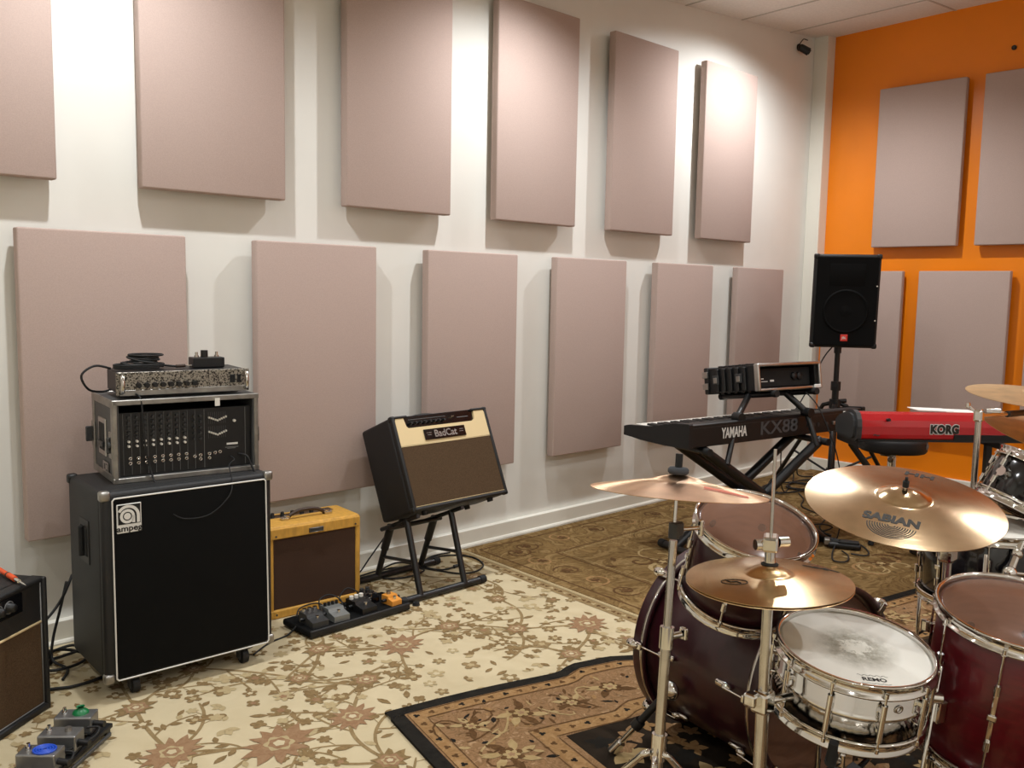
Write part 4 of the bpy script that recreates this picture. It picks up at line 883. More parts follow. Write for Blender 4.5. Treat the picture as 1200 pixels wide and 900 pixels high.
# loudspeaker on tripod
SP = tilt_matrix((-1.047, -.809, 1.035), -52.5, -2.2)
t = thing('loudspeaker', 'black loudspeaker with red badge on a tripod in the corner', 'speaker', mat=SP)
W, D, H = .41, .33, .60
def trap(w0, w1, y0, y1): return [(-w0/2, y0), (w0/2, y0), (w1/2, y1), (-w1/2, y1)]
mb = MB(); mb.prism(trap(W-.02, W-.15, .02, D), .012, H-.012, 'z'); mb.box((0, .03, H/2), (W, .06, H), .016, 3)
obj('cabinet', mb, 'black_vinyl', t)
obj('grille', MB().box((0, -.002, H/2), (W-.03, .010, H-.03), .006, 2), 'black_cloth', t)
rg = MB().lathe([(.14, 0), (.143, .003), (.128, .003), (.125, 0)], 40, X=Matrix.Translation((0, -.006, .235)) @ Matrix.Rotation(PI/2, 4, 'X')).lathe([(.045, .0), (.03, .002), (1e-4, .004)], 24, X=Matrix.Translation((0, -.006, .235)) @ Matrix.Rotation(PI/2, 4, 'X'))
obj('woofer_relief', rg, 'black_cloth', t)
obj('horn_relief', MB().box((0, -.0062, .47), (.22, .003, .14), .03, 3), 'black_cloth', t)
b = obj('badge', MB().box((0, -.008, .065), (.045, .006, .043), .002, 1), 'badge_red', t, 'red square badge')
text('JBL', .021, 'white_print', b, (0, -.0115, .065), FRONT, bold=.0005)
for z in (.18, .40): obj('grille_screw', MB().cyl((W/2-.022, -.006, z), (W/2-.022, -.011, z), .005, n=8), 'chrome', t)
for sx in (-1, 1):
    for z in (.014, H-.014): obj('corner_protector', MB().box((sx*(W/2-.014), .02, z), (.034, .05, .034), .01, 3), 'black_plastic', t)
    obj('side_handle', MB().box((sx*(W/2-.04), .15, .36), (.03, .10, .12), .008, 2), 'black_plastic', t)
ST = Vector((-.916, -.709, 0))
t = thing('speaker_stand', 'black tripod stand with pole holding the loudspeaker', 'stand', ST)
obj('pole', MB().cyl((0, 0, .12), (0, 0, .74), .022, n=16).cyl((0, 0, .74), (0, 0, 1.03), .0175, n=16).cyl((0, 0, .99), (0, 0, 1.03), .024, n=16), 'black_steel', t)
c = obj('height_collar', MB().cyl((0, 0, .74), (0, 0, .80), .032, n=16), 'black_plastic', t); obj('collar_knob', MB().cyl((-.02, -.01, .785), (-.075, -.035, .785), .016, .02, 12), 'black_plastic', c)
c = obj('upper_hub', MB().cyl((0, 0, .62), (0, 0, .68), .036, n=16), 'black_plastic', t); obj('hub_knob', MB().cyl((.02, -.02, .67), (.055, -.05, .67), .012, .015, 12), 'black_plastic', c)
obj('lower_hub', MB().cyl((0, 0, .16), (0, 0, .21), .034, n=16), 'black_plastic', t)
for k, a in enumerate((205, 325, 85)):
    u = Vector((math.cos(math.radians(a)), math.sin(math.radians(a)), 0))
    lg = obj('leg', MB().tube([u*.035+Vector((0, 0, .65)), u*.085+Vector((0, 0, .635)), u*.12+Vector((0, 0, .58)), u*.47+Vector((0, 0, .02))], .0145, 8), 'black_steel', t)
    obj('rubber_foot', MB().cyl(u*.455+Vector((0, 0, .045)), u*.482+Vector((0, 0, .0)), .0185, n=10), 'rubber', lg)
    obj('brace', MB().cyl(u*.03+Vector((0, 0, .185)), u*.30+Vector((0, 0, .292)), .008, n=8), 'black_steel', t)
cable('speaker_lead', 'thin dark cable dropping from the loudspeaker to the floor', [(-.98, -.70, 1.03), (-1.06, -.68, .95), (-1.2, -.64, .72), (-1.33, -.58, .48), (-1.2, -.5, .15), (-1.0, -.42, .008), (-.8, -.35, .006)], .0042)
# red synthesiser and its stand
KG = tilt_matrix((-2.43, -1.525, .665), -41, 0)
t = thing('red_synthesiser', 'red synthesiser with dark end caps on a black stand, back to camera', 'keyboard', mat=KG)
pf = [(.0, .03), (.004, .012), (.02, .0), (.23, .0), (.245, .02), (.245, .07), (.22, .09), (.16, .112), (.10, .134), (.06, .137), (.03, .128), (.008, .10), (0, .07)]
obj('red_body', MB().prism(pf, .07, .94, 'x', smooth=False), 'red_gloss', t)
pe = [(-.004, .03), (0, .008), (.02, -.006), (.235, -.006), (.252, .02), (.252, .075), (.225, .098), (.16, .12), (.10, .141), (.06, .145), (.025, .135), (.002, .105), (-.006, .07)]
for x0, x1, xi in ((.062, .085, .05), (.925, .998, 1.01)):
    mb = MB().prism(pe, x0, x1, 'x'); cy, cz = .14, .065
    mb.prism([(cy+(y-cy)*.86, cz+(z-cz)*.8) for y, z in pe], min(xi, x0), max(xi, x1), 'x'); obj('end_cap', mb, 'dark_grey', t, 'glossy dark end cap')
obj('rear_connector_bay', MB().span((.55, -.003, .004), (.9, .004, .034)), 'black_matte', t)
obj('lower_edge', MB().span((.07, -.002, -.004), (.94, .01, .006)), 'black_plastic', t)
obj('rear_knob', MB().cyl((.215, .01, .103), (.215, -.012, .106), .008, n=10), 'black_plastic', t)
b = text('KORG', .056, 'white_print', t, (.50, -.0012, .058), FRONT, sx=.86, bold=.0068, spacing=1.1)
text('KORG', .056, 'ink', b, (0, 0, .0016), (0, 0, 0), sx=.86, bold=.0036, spacing=1.1)
wk = MB()
for i in range(36): wk.span((.09+.0233*i, .15, .1), (.09+.0233*i+.0222, .243, .113))
obj('white_keys', wk, 'white_plastic', t, kind='stuff')
text('~', .06, 'dark_grey', t, (.16, -.002, .03), FRONT, name='cord_hook')
tp = thing('paper_sheet', 'white paper sheets lying on top of the red synthesiser', 'paper', mat=KG @ Matrix.Translation((.53, .10, .1375)) @ Matrix.Rotation(.03, 4, 'Y'))
obj('upper_sheet', MB().box((-.04, .03, .003), (.18, .12, .004)), 'paper', tp); obj('lower_sheet', MB().box((.1, .03, .0015), (.18, .13, .003)), 'paper', tp)
t = thing('synth_stand', 'black square-tube stand under the red synthesiser', 'stand', mat=KG @ Matrix.Translation((0, 0, -.665)))
for x in (.56, .80):
    if x > .7: obj('post', MB().span((x-.014, .11, .02), (x+.014, .14, .64)), 'black_steel', t)
    else: obj('slanted_post', MB().cyl((.09, .125, .63), (.56, .125, .03), .017, n=8), 'black_steel', t)
    xa = .09 if x < .7 else x; obj('top_arm', MB().span((xa-.014, .0, .628), (xa+.014, .27, .658)), 'black_steel', t)
    f_ = obj('foot_bar', MB().span((x-.014, -.10, .004), (x+.014, .34, .032)), 'black_steel', t)
    for y in (-.1, .34): obj('foot_cap', MB().box((x, y, .016), (.034, .03, .032), .003, 1), 'rubber', f_)
obj('cross_brace', MB().span((.43, .115, .17), (.80, .135, .2)), 'black_steel', t)
t = thing('drum_throne', 'black round drum stool under the red synthesiser', 'stool', (-1.60, -1.41, .04))
obj('seat', MB().lathe([(1e-4, .555), (.15, .552), (.172, .544), (.18, .53), (.18, .478), (.172, .468), (1e-4, .466)], 40), 'black_vinyl', t)
text('dw', .05, 'grey_print', t, (.03, -.179, .51), (PI/2, 0, .16), bold=.001)
obj('seat_bracket', MB().box((0, 0, .452), (.12, .09, .026), .003, 1).cyl((0, 0, .37), (0, 0, .45), .024, n=14), 'chrome', t)
obj('clamp_bolt', MB().cyl((-.09, -.03, .43), (.05, .01, .43), .006, n=8).cyl((-.1, -.035, .43), (-.085, -.03, .43), .016, n=10), 'chrome', t)
obj('spindle', MB().cyl((0, 0, .12), (0, 0, .40), .014, n=14), 'chrome_worn', t); obj('tube', MB().cyl((0, 0, .10), (0, 0, .30), .02, n=14), 'chrome', t)
for a in (60, 180, 300):
    u = Vector((math.cos(math.radians(a)), math.sin(math.radians(a)), 0)); lg = obj('leg', MB().cyl(u*.02+Vector((0, 0, .28)), u*.2+Vector((0, 0, -.016)), .010, n=8), 'chrome', t); obj('rubber_foot', MB().cyl(u*.195+Vector((0, 0, -.006)), u*.205+Vector((0, 0, -.04)), .016, n=10), 'rubber', lg)
# floor clutter in the corner
rnd = random.Random(9)
for k in range(3):
    cx, cy = -.86+.2*k, -.36-.05*k; r = .22-.02*k
    cable('coiled_lead', ['black cable coiled on the carpet, left coil in the corner', 'black cable coiled on the carpet, middle coil in the corner', 'black cable coiled on the carpet, right coil nearest the tripod'][k], [(cx+r*(1+.12*math.sin(i*1.7))*math.cos(i*.62+k), cy+r*.6*(1+.12*math.cos(i*1.3))*math.sin(i*.62+k), .008+.002*(i//10)) for i in range(27)], .005)
cable('stray_lead', 'black cable standing in a small loop by the corner cables', [(-.6, -.26, .006), (-.52, -.22, .02), (-.5, -.2, .1), (-.46, -.19, .15), (-.42, -.19, .1), (-.42, -.2, .02), (-.36, -.26, .006), (-.2, -.4, .006)], .005)
cable('stray_lead', 'black cable wandering over the carpet towards the foot pedal', [(-.95, -.5, .006), (-1.1, -.62, .006), (-1.3, -.72, .006), (-1.45, -.95, .006), (-1.7, -1.05, .006), (-1.85, -1.2, .006), (-1.93, -1.3, .02)], .0042)
cable('stray_lead', 'black cable bunched on the carpet right of the rack tom', [(-1.75, -1.0, .006), (-1.85, -1.12, .02), (-1.8, -1.18, .05), (-1.9, -1.15, .08), (-1.95, -1.05, .04), (-1.83, -1.02, .01), (-1.8, -1.16, .006), (-1.9, -1.2, .03), (-1.97, -1.1, .07), (-1.9, -1.02, .02)], .0042)
cable('stray_lead', 'black cable looping in front of the small foot pedal', [(-1.99, -1.3, .02), (-2.15, -1.36, .006), (-2.27, -1.43, .006), (-2.24, -1.48, .006), (-2.13, -1.44, .006), (-2.08, -1.38, .01)], .0042)
cable('stray_lead', 'black cable looping right of the small foot pedal', [(-1.95, -1.3, .02), (-1.86, -1.27, .006), (-1.84, -1.34, .006), (-1.95, -1.46, .006), (-2.05, -1.5, .006), (-2.08, -1.43, .006)], .0042)
t = thing('sustain_pedal', 'small black sustain pedal on the carpet right of the rack tom', 'pedal', (-1.985, -1.345, 0), -62)
obj('base', MB().box((0, 0, .016), (.17, .062, .032), .012, 3), 'black_plastic', t); obj('tread', MB().box((.02, 0, .036), (.11, .05, .012), .005, 3), 'rubber', t); obj('metal_plate', MB().box((-.09, 0, .03), (.03, .05, .03), .004, 2), 'worn_alu', t)
# ---------------------------------------------------------------- drums
def hoop_mesh(R, z, up=1, w=.012):
    p = [(R+.003, -.020), (R+w, -.020), (R+w, -.016), (R+.0065, -.014), (R+.0065, .005), (R+w-.001, .009), (R+w-.002, .012), (R+.005, .0125), (R+.0025, .008), (R+.0025, -.012)]
    return MB().lathe([(r, z+up*h) for r, h in p], 56, closed=True)
def shell_mesh(R, L):
    return MB().lathe([(R-.007, .001), (R-.004, 0), (R, .004), (R, L-.004), (R-.004, L), (R-.007, L-.001)], 56, 0).lathe([(R-.007, L-.001), (R-.007, .001)], 56, 1)
def head_mesh(R, z, up=1):
    return MB().lathe([(1e-4, z), (R*.5, z), (R-.006, z), (R-.001, z-up*.002), (R+.0025, z-up*.007)], 56)
def lug_mesh(R, a, z0, z1):   # cast lug
    c, s_ = math.cos(a), math.sin(a); u = Vector((c, s_, 0)); Rm = Matrix.Rotation(a, 3, 'Z')
    mb = MB(); m = (z0+z1)/2
    mb.box(u*(R+.005)+Vector((0, 0, m)), (.010, .011, (z1-z0)*.9), .003, 2, 0, Rm)
    for z in (z0, z1): mb.cyl(u*(R+.011)+Vector((0, 0, z-.012)), u*(R+.011)+Vector((0, 0, z+.012)), .0075, n=10)
    mb.box(u*(R+.010)+Vector((0, 0, m)), (.008, .02, .016), .003, 2, 0, Rm)
    return mb
def rod_mesh(R, a, z0, z1, up):
    u = Vector((math.cos(a), math.sin(a), 0))*(R+.011)
    return MB().cyl(u+Vector((0, 0, z0)), u+Vector((0, 0, z1)), .003, n=8).cyl(u+Vector((0, 0, z1-up*.004)), u+Vector((0, 0, z1+up*.008)), .0048, n=8).cyl(u+Vector((0, 0, z1-up*.006)), u+Vector((0, 0, z1-up*.004)), .0075, n=10)
def tom(name, label, Mx, R, L, mat, nl, spin=0., inner=True, head='clear_head', hoopm='chrome'):
    t = thing(name, label, 'drum', mat=Mx)
    obj('shell', shell_mesh(R, L), [mat, 'maple' if inner else mat], t)
    obj('batter_head', head_mesh(R, L+.002), head, t); obj('resonant_head', head_mesh(R, -.002, -1), 'clear_head', t)
    obj('batter_hoop', hoop_mesh(R, L), hoopm, t); obj('bottom_hoop', hoop_mesh(R, 0, -1), hoopm, t)
    for i in range(nl):
        a = spin+2*PI*i/nl
        lg = obj('lug', lug_mesh(R, a, L*.3, L*.7), 'chrome', t)
        obj('tension_rod', rod_mesh(R, a, L*.7, L-.014, 1), 'chrome', lg); obj('tension_rod', rod_mesh(R, a, L*.3, .014, -1), 'chrome', lg)
        if inner:
            u = Vector((math.cos(a), math.sin(a), 0))
            for z in (L*.36, L*.64): obj('lug_screw', MB().cyl(u*(R-.0065)+Vector((0, 0, z)), u*(R-.011)+Vector((0, 0, z)), .011, n=10), 'dark_grey', t)
    return t
# rack tom
n_ = Vector((-.179, -.331, 1)).normalized(); RT = axis_matrix(Vector((-4.609, -2.361, .777))-n_*.225, n_)
t = tom('rack_tom', 'dark plum rack tom tilted above the bass drum, clear head', RT, .146, .225, 'dark_maroon', 6, .35)
obj('mount_bracket', MB().box((.152, .04, .11), (.02, .05, .07), .004, 2), 'chrome', t)
# bass drum; local z is the axis, pointing to the front
ax = Vector((math.cos(math.radians(79.75)), math.sin(math.radians(79.75)), 0))
BDm = Matrix.Translation((-4.337, -2.430, .2965)) @ Matrix((Vector((0, 0, 1)).cross(ax)*-1, Vector((0, 0, 1)), ax)).transposed().to_4x4()
BDm = Matrix.Translation((-4.337, -2.430, .2965)) @ Matrix((Vector((0, 0, 1)).cross(ax), Vector((0, 0, 1)), ax)).transposed().to_4x4()
# keep the frame right-handed
_x = Vector((0, 0, 1)).cross(ax); BDm = Matrix.Translation((-4.337, -2.430, .2965)) @ Matrix((_x, Vector((0, 0, 1)), ax)).transposed().to_4x4()
t = thing('bass_drum', 'dark plum bass drum lying on the black-bordered rug behind the hi-hat', 'drum', mat=BDm)
BL, R = .444, .265
obj('shell', shell_mesh(R, BL), ['dark_maroon', 'maple'], t)
obj('batter_head', head_mesh(R, -.001, -1), 'clear_head', t); obj('front_head', head_mesh(R, BL+.001), 'black_lacquer', t)
for z0, z1, zi in ((-.022, .022, .010), (BL-.022, BL+.022, BL-.018)):
    h = obj('wood_hoop', MB().lathe([(R+.004, z0), (R+.02, z0), (R+.0205, z0+.003), (R+.0205, z1-.003), (R+.02, z1), (R+.004, z1)], 64, closed=True), 'dark_maroon', t)
    obj('hoop_inlay', MB().lathe([(R+.0203, zi), (R+.0211, zi+.0004), (R+.0211, zi+.0086), (R+.0203, zi+.009)], 64, closed=True), 'chrome_worn', h, 'silver inlay stripe')
for i in range(8):
    a = 2*PI*i/8+math.radians(4); u = Vector((math.cos(a), math.sin(a), 0)); Rm = Matrix.Rotation(a, 3, 'Z')
    for zz, s_ in ((0, 1), (BL, -1)):
        lg = obj('lug', MB().box(u*(R+.006)+Vector((0, 0, zz+s_*.115)), (.014, .018, .05), .006, 3, 0, Rm).ball(u*(R+.012)+Vector((0, 0, zz+s_*.095)), .011, sc=(1, 1, 1.5)), 'chrome', t)
        obj('tension_rod', MB().cyl(u*(R+.022)+Vector((0, 0, zz+s_*.1)), u*(R+.03)+Vector((0, 0, zz-s_*.03)), .003, n=8), 'chrome', lg)
        cl = MB().box(u*(R+.030)+Vector((0, 0, zz+s_*.0)), (.010, .022, .052), .004, 2, 0, Rm).box(u*(R+.016)+Vector((0, 0, zz-s_*.026)), (.034, .022, .008), .003, 2, 0, Rm).ball(u*(R+.034)+Vector((0, 0, zz-s_*.01)), .0145, sc=(1, 1, 1.7))
        obj('claw', cl, 'chrome', t)
BDi = BDm.inverted()
for sx in (-1, 1):
    a0 = BDi @ Vector((-4.575, -2.09, .235)); f0 = BDi @ Vector((-4.645, -1.945, .018))
    if sx > 0: a0.x, f0.x = -a0.x, -f0.x
    s_ = obj('spur', MB().cyl(a0, a0.lerp(f0, .55), .011, n=12), 'black_plastic', t, 'black and chrome spur leg')
    obj('spur_bracket', MB().ball(a0, .03, sc=(.7, 1, 1.1)), 'chrome', s_); obj('spur_clamp', MB().cyl(a0.lerp(f0, .5), a0.lerp(f0, .6), .017, n=12), 'black_plastic', s_)
    obj('spur_tip', MB().cyl(a0.lerp(f0, .55), a0.lerp(f0, .9), .008, n=10).cyl(a0.lerp(f0, .85), f0, .015, .017, 12), 'chrome_worn', s_)
b0 = BDi @ Vector((-4.31, -2.26, .565))
tm = obj('tom_mount', MB().cyl(b0, b0+Vector((0, .09, 0)), .018, n=14).box(b0+Vector((0, .0, 0)), (.06, .016, .07), .004, 2), 'chrome', t)
obj('tom_arm', MB().tube([b0+Vector((0, .08, 0)), b0+Vector((0, .15, 0)), BDi @ (RT @ Vector((.17, .04, .11)))], .0095, 10), 'chrome', tm)
# bass drum pedal
t = thing('bass_drum_pedal', 'black and chrome kick pedal clamped to the bass drum hoop', 'pedal', mat=Matrix.Translation((-4.345, -2.47, .0115)) @ Matrix.Rotation(math.radians(79.75-90), 4, 'Z'))
obj('base_plate', MB().box((0, -.13, .008), (.10, .30, .012), .004, 2), 'black_steel', t)
obj('footboard', MB().prism([(-.27, .03), (-.27, .038), (-.01, .098), (-.01, .09)], -.038, .038, 'x'), 'black_steel', t)
for x in (-.055, .055): obj('frame_post', MB().cyl((x, .0, .01), (x, .0, .19), .009, n=10), 'chrome', t)
obj('axle', MB().cyl((-.065, 0, .18), (.065, 0, .18), .008, n=10), 'chrome', t)
obj('beater', MB().cyl((0, 0, .18), (0, -.05, .30), .005, n=8).cyl((0, -.065, .31), (0, -.02, .328), .026, n=16), 'chrome_worn', t)
# floor tom
n_ = Vector((-.11, -.13, 1)).normalized(); fc = Vector((-4.336, -2.913, .633))
t = tom('floor_tom', 'maroon floor tom with clear head at the right photo edge', axis_matrix(fc-n_*.36, n_), .178, .36, 'maroon', 8, .15)
for k in range(3):
    a = .55+2*PI*k/3; u = Vector((math.cos(a), math.sin(a), 0))
    br_ = obj('leg_bracket', MB().box(u*.19+Vector((0, 0, .13)), (.025, .03, .06), .004, 2, 0, Matrix.Rotation(a, 3, 'Z')), 'chrome', t)
    obj('leg', MB().tube([u*.205+Vector((0, 0, .25)), u*.205+Vector((0, 0, -.1)), u*.24+Vector((0, 0, -.16)), u*.24+Vector((0, 0, -.225))], .006, 8), 'chrome', br_)
# snare
n_ = Vector((-.076, -.143, 1)).normalized(); SNm = axis_matrix(Vector((-4.655, -2.662, .56))-n_*.152, n_); SNi = SNm.inverted()
t = thing('snare_drum', 'chrome snare drum with worn white coated head', 'drum', mat=SNm)
R, L = .1655, .150
obj('shell', MB().lathe([(R-.004, 0), (R, .004), (R, L*.5-.008), (R+.003, L*.5-.005), (R+.005, L*.5), (R+.003, L*.5+.005), (R, L*.5+.008), (R, L-.004), (R-.004, L)], 64), 'chrome', t)
hd = obj('batter_head', head_mesh(R, L+.002), 'coated_head', t); obj('resonant_head', head_mesh(R, -.002, -1), 'clear_head', t)
obj('batter_hoop', hoop_mesh(R, L, 1, .014), 'chrome', t); obj('snare_side_hoop', hoop_mesh(R, 0, -1, .014), 'chrome', t)
for i in range(10):
    a = .22+2*PI*i/10; u = Vector((math.cos(a), math.sin(a), 0)); Rm = Matrix.Rotation(a, 3, 'Z')
    lg = obj('lug', MB().cyl(u*(R+.013)+Vector((0, 0, L*.2)), u*(R+.013)+Vector((0, 0, L*.8)), .0065, n=12).box(u*(R+.006)+Vector((0, 0, L*.32)), (.016, .012, .014), .003, 2, 0, Rm).box(u*(R+.006)+Vector((0, 0, L*.68)), (.016, .012, .014), .003, 2, 0, Rm), 'chrome', t)
    for z1, up in ((L-.012, 1), (.012, -1)):
        obj('tension_rod', MB().cyl(u*(R+.013)+Vector((0, 0, L*.5)), u*(R+.013)+Vector((0, 0, z1+up*.004)), .003, n=8).cyl(u*(R+.013)+Vector((0, 0, z1)), u*(R+.013)+Vector((0, 0, z1+up*.010)), .005, n=8), 'chrome', lg)
a = -.82; u = Vector((math.cos(a), math.sin(a), 0)); Rm = Matrix.Rotation(a, 3, 'Z')
st = obj('strainer', MB().box(u*(R+.012)+Vector((0, 0, L*.45)), (.022, .03, .085), .004, 2, 0, Rm).box(u*(R+.028)+Vector((0, 0, L*.62)), (.012, .022, .05), .004, 2, 0, Rm), 'chrome', t)
obj('strainer_knob', MB().cyl(u*(R+.024)+Vector((0, 0, L*.28)), u*(R+.05)+Vector((0, 0, L*.28)), .014, n=14), 'chrome', st)
a = -2.05; u = Vector((math.cos(a), math.sin(a), 0))
obj('vent_badge', MB().lathe([(.006, 0), (.010, 0), (.010, .003), (.006, .003)], 18, X=axis_matrix(u*(R+.0005)+Vector((0, 0, L*.68)), u), closed=True), 'chrome_worn', t)
def flat_text(body, size, m, par, x, y, ang, zf, **k):
    ca, sa = math.cos(ang), math.sin(ang)
    def wp(p):
        xx, yy = x+p.x*ca-p.y*sa, y+p.x*sa+p.y*ca
        return Vector((xx, yy, zf(math.hypot(xx, yy))+max(0, p.z)))
    return text(body, size, m, par, None, warp=wp, **k)
flat_text('REMO', .018, 'ink', hd, -.094, -.093, math.radians(-47), lambda r: L+.0024, bold=.0006, sx=1.1, extrude=.0002)
cr = MB(); ca, sa = math.cos(math.radians(-47)), math.sin(math.radians(-47))
def cp_(x, y): return (-.094+x*ca-y*sa, -.093+x*sa+y*ca)
ribbon(cr, [cp_(-.034+.0028*i, .0155+.0025*math.sin(i*1.3)) for i in range(25)], .0012, L+.0026); ribbon(cr, [cp_(-.032+.0028*i, -.0135-.003*abs(math.sin(i*.55))) for i in range(24)], .0012, L+.0026)
obj('crown_mark', cr, 'ink', hd)
# snare stand
t = thing('snare_stand', 'chrome snare stand basket under the chrome snare drum', 'stand', (-4.655+.076*.2, -2.662+.02, .011))
SO = Vector((-4.655+.076*.2, -2.642, .011))
hubp = Vector((0, 0, .27))
obj('tube', MB().cyl((0, 0, .06), (0, 0, .20), .013, n=14).cyl((0, 0, .2), hubp, .0095, n=12), 'chrome', t)
obj('tilter', MB().box(hubp, (.05, .03, .04), .006, 2).cyl(hubp+Vector((-.03, 0, 0)), hubp+Vector((-.06, .0, .01)), .012, n=10), 'chrome', t)
for k, a in enumerate((200, 320, 80)):
    ar = math.radians(a); u = Vector((math.cos(ar), math.sin(ar), 0))
    e = (SNm @ (Vector((math.cos(ar), math.sin(ar), 0))*(R+.022)+Vector((0, 0, -.030))))-SO
    e2 = (SNm @ (Vector((math.cos(ar), math.sin(ar), 0))*(R+.024)+Vector((0, 0, .016))))-SO
    am = obj('basket_arm', MB().tube([hubp, hubp+Vector((0, 0, .035)), e*.55+Vector((0, 0, .13)), e], .007, 8), 'chrome', t)
    obj('arm_grip', MB().cyl(e-u*.03, e+u*.008, .013, n=12).cyl(e, e2, .012, .010, 12), 'rubber', am)
    lg = obj('leg', MB().tube([Vector((0, 0, .19)), u*.08+Vector((0, 0, .15)), u*.24+Vector((0, 0, .012))], .007, 8), 'chrome', t)
    obj('rubber_foot', MB().cyl(u*.23+Vector((0, 0, .02)), u*.25+Vector((0, 0, .0)), .013, n=10), 'rubber', lg)
# ---------------------------------------------------------------- cymbals
def cym_z(R, rise=.022, bell=.016, br=.055):
    def z(r):
        q = min(1, r/R); b = 0
        if r < br: b = bell*(1-(r/br)**2.2)
        elif r < br*1.25: b = 0
        return rise*(1-q**1.25)+b
    return z
def cym_mesh(R, zf, thick=.0014):
    rs = [.006]+[.006+.0055*i for i in range(1, 12)]+[.07+(R-.07)*i/14 for i in range(1, 15)]
    top = [(r, zf(r)) for r in rs]; bot = [(r, zf(r)-thick) for r in rs[::-1]]
    return MB().lathe(top, 72).lathe([top[-1]]+bot+[top[0]], 72)
def cymbal(label, c, n, R, rise, bell, br, m, spin=0, group=None):
    zf = cym_z(R, rise, bell, br); t = thing('cymbal', label, 'cymbal', mat=axis_matrix(Vector(c), n, spin), group=group)
    return t, obj('bronze_plate', cym_mesh(R, zf), m, t), zf
def wing_nut(t, zt, felt='felt'):
    obj('felt_washer', MB().cyl((0, 0, zt), (0, 0, zt+.012), .02, n=18), felt, t)
# left crash
CRm = ((-4.935, -2.352, .912), (.122, .055, 1))
t, pl_, zf = cymbal('thin crash cymbal on the left stand, red lettering on it', CRm[0], CRm[1], .203, .033, .007, .07, 'bronze_streak')
def strip(par, name, pts, wd, zf, m):
    mb = MB(); vs = []
    for i, p in enumerate(pts):
        d = Vector(pts[min(i+1, len(pts)-1)])-Vector(pts[max(i-1, 0)]); d.normalize()
        for s_ in (-1, 0, 1):
            x, y = p[0]-d.y*wd*s_/2, p[1]+d.x*wd*s_/2; vs.append((x, y, zf(math.hypot(x, y))+.0006))
    mb.add(vs, [[3*i+k, 3*i+k+1, 3*i+k+4, 3*i+k+3] for i in range(len(pts)-1) for k in (0, 1)], 0, True); return obj(name, mb, m, par)
strip(pl_, 'red_mark', [(-.028+.0062*i, -.088-.0088*i) for i in range(10)], .02, zf, 'red_faded')
strip(pl_, 'red_underline', [(-.044+.0062*i, -.098-.0088*i) for i in range(10)], .005, zf, 'red_print')
def tripod(t, base, hub_z, rad, angs, r=.008, m='chrome', foot='rubber', zfloor=.0115):
    for a in angs:
        ar = math.radians(a); u = Vector((math.cos(ar), math.sin(ar), 0)); b = Vector((base[0], base[1], 0))
        lg = obj('leg', MB().tube([b+u*.016+Vector((0, 0, hub_z)), b+u*.035+Vector((0, 0, hub_z-.012)), b+u*rad+Vector((0, 0, zfloor+.012))], r, 8), m, t)
        obj('brace', MB().cyl(b+u*.014+Vector((0, 0, hub_z*.45)), b+u*rad*.5+Vector((0, 0, hub_z*.5+zfloor)), r*.6, n=8), m, lg)
        obj('rubber_foot', MB().cyl(b+u*(rad-.02)+Vector((0, 0, zfloor+.026)), b+u*(rad+.012)+Vector((0, 0, zfloor)), r*1.9, n=10), foot, lg)
def P3(x, y, z, o): return Vector((x, y, z))-o
t = thing('cymbal_stand', 'chrome stand holding the left crash cymbal', 'stand', (-5.012, -2.372, 0)); O = Vector((-5.012, -2.372, 0))
def ln_(z): q = (z-.1)/(.93-.1); return P3(-5.012+.074*q, -2.372+.021*q, z, O)
tb = obj('lower_tube', MB().cyl(ln_(.06), ln_(.56), .0125, n=16), 'chrome_worn', t)
obj('tube_collar', MB().cyl(ln_(.55), ln_(.60), .0165, n=16).cyl(ln_(.575), ln_(.575)+Vector((.04, -.01, 0)), .008, n=10).box(ln_(.575)+Vector((.05, -.012, 0)), (.012, .02, .03), .004, 2), 'chrome', t)
obj('upper_tube', MB().cyl(ln_(.58), ln_(.80), .0095, n=14), 'chrome_worn', t)
tl = obj('tilter', MB().cyl(ln_(.805), ln_(.84), .013, n=14).box(ln_(.825)+Vector((.006, -.002, 0)), (.035, .022, .035), .006, 2), 'dark_grey', t)
obj('wing_bolt', MB().cyl(ln_(.825)+Vector((.02, -.01, 0)), ln_(.825)+Vector((.06, -.03, 0)), .005, n=8).box(ln_(.825)+Vector((.062, -.031, 0)), (.012, .012, .04), .004, 2), 'chrome', tl)
obj('rod', MB().cyl(ln_(.84), ln_(.985), .004, n=8), 'chrome', t)
obj('wing_nut', MB().cyl(ln_(.965), ln_(1.0), .0085, n=12), 'black_matte', t); obj('upper_felt', MB().lathe([(1e-4, 0), (.02, 0), (.024, .004), (.024, .012), (.02, .016), (1e-4, .016)], 20, X=axis_matrix(ln_(.953), (.09, .02, 1))), 'felt', t)
obj('hub', MB().cyl(ln_(.29), ln_(.35), .018, n=16), 'chrome', t); obj('lower_ring', MB().cyl(ln_(.13), ln_(.16), .016, n=14), 'chrome', t)
tripod(t, (.0, 0), .31, .27, (215, 335, 95))
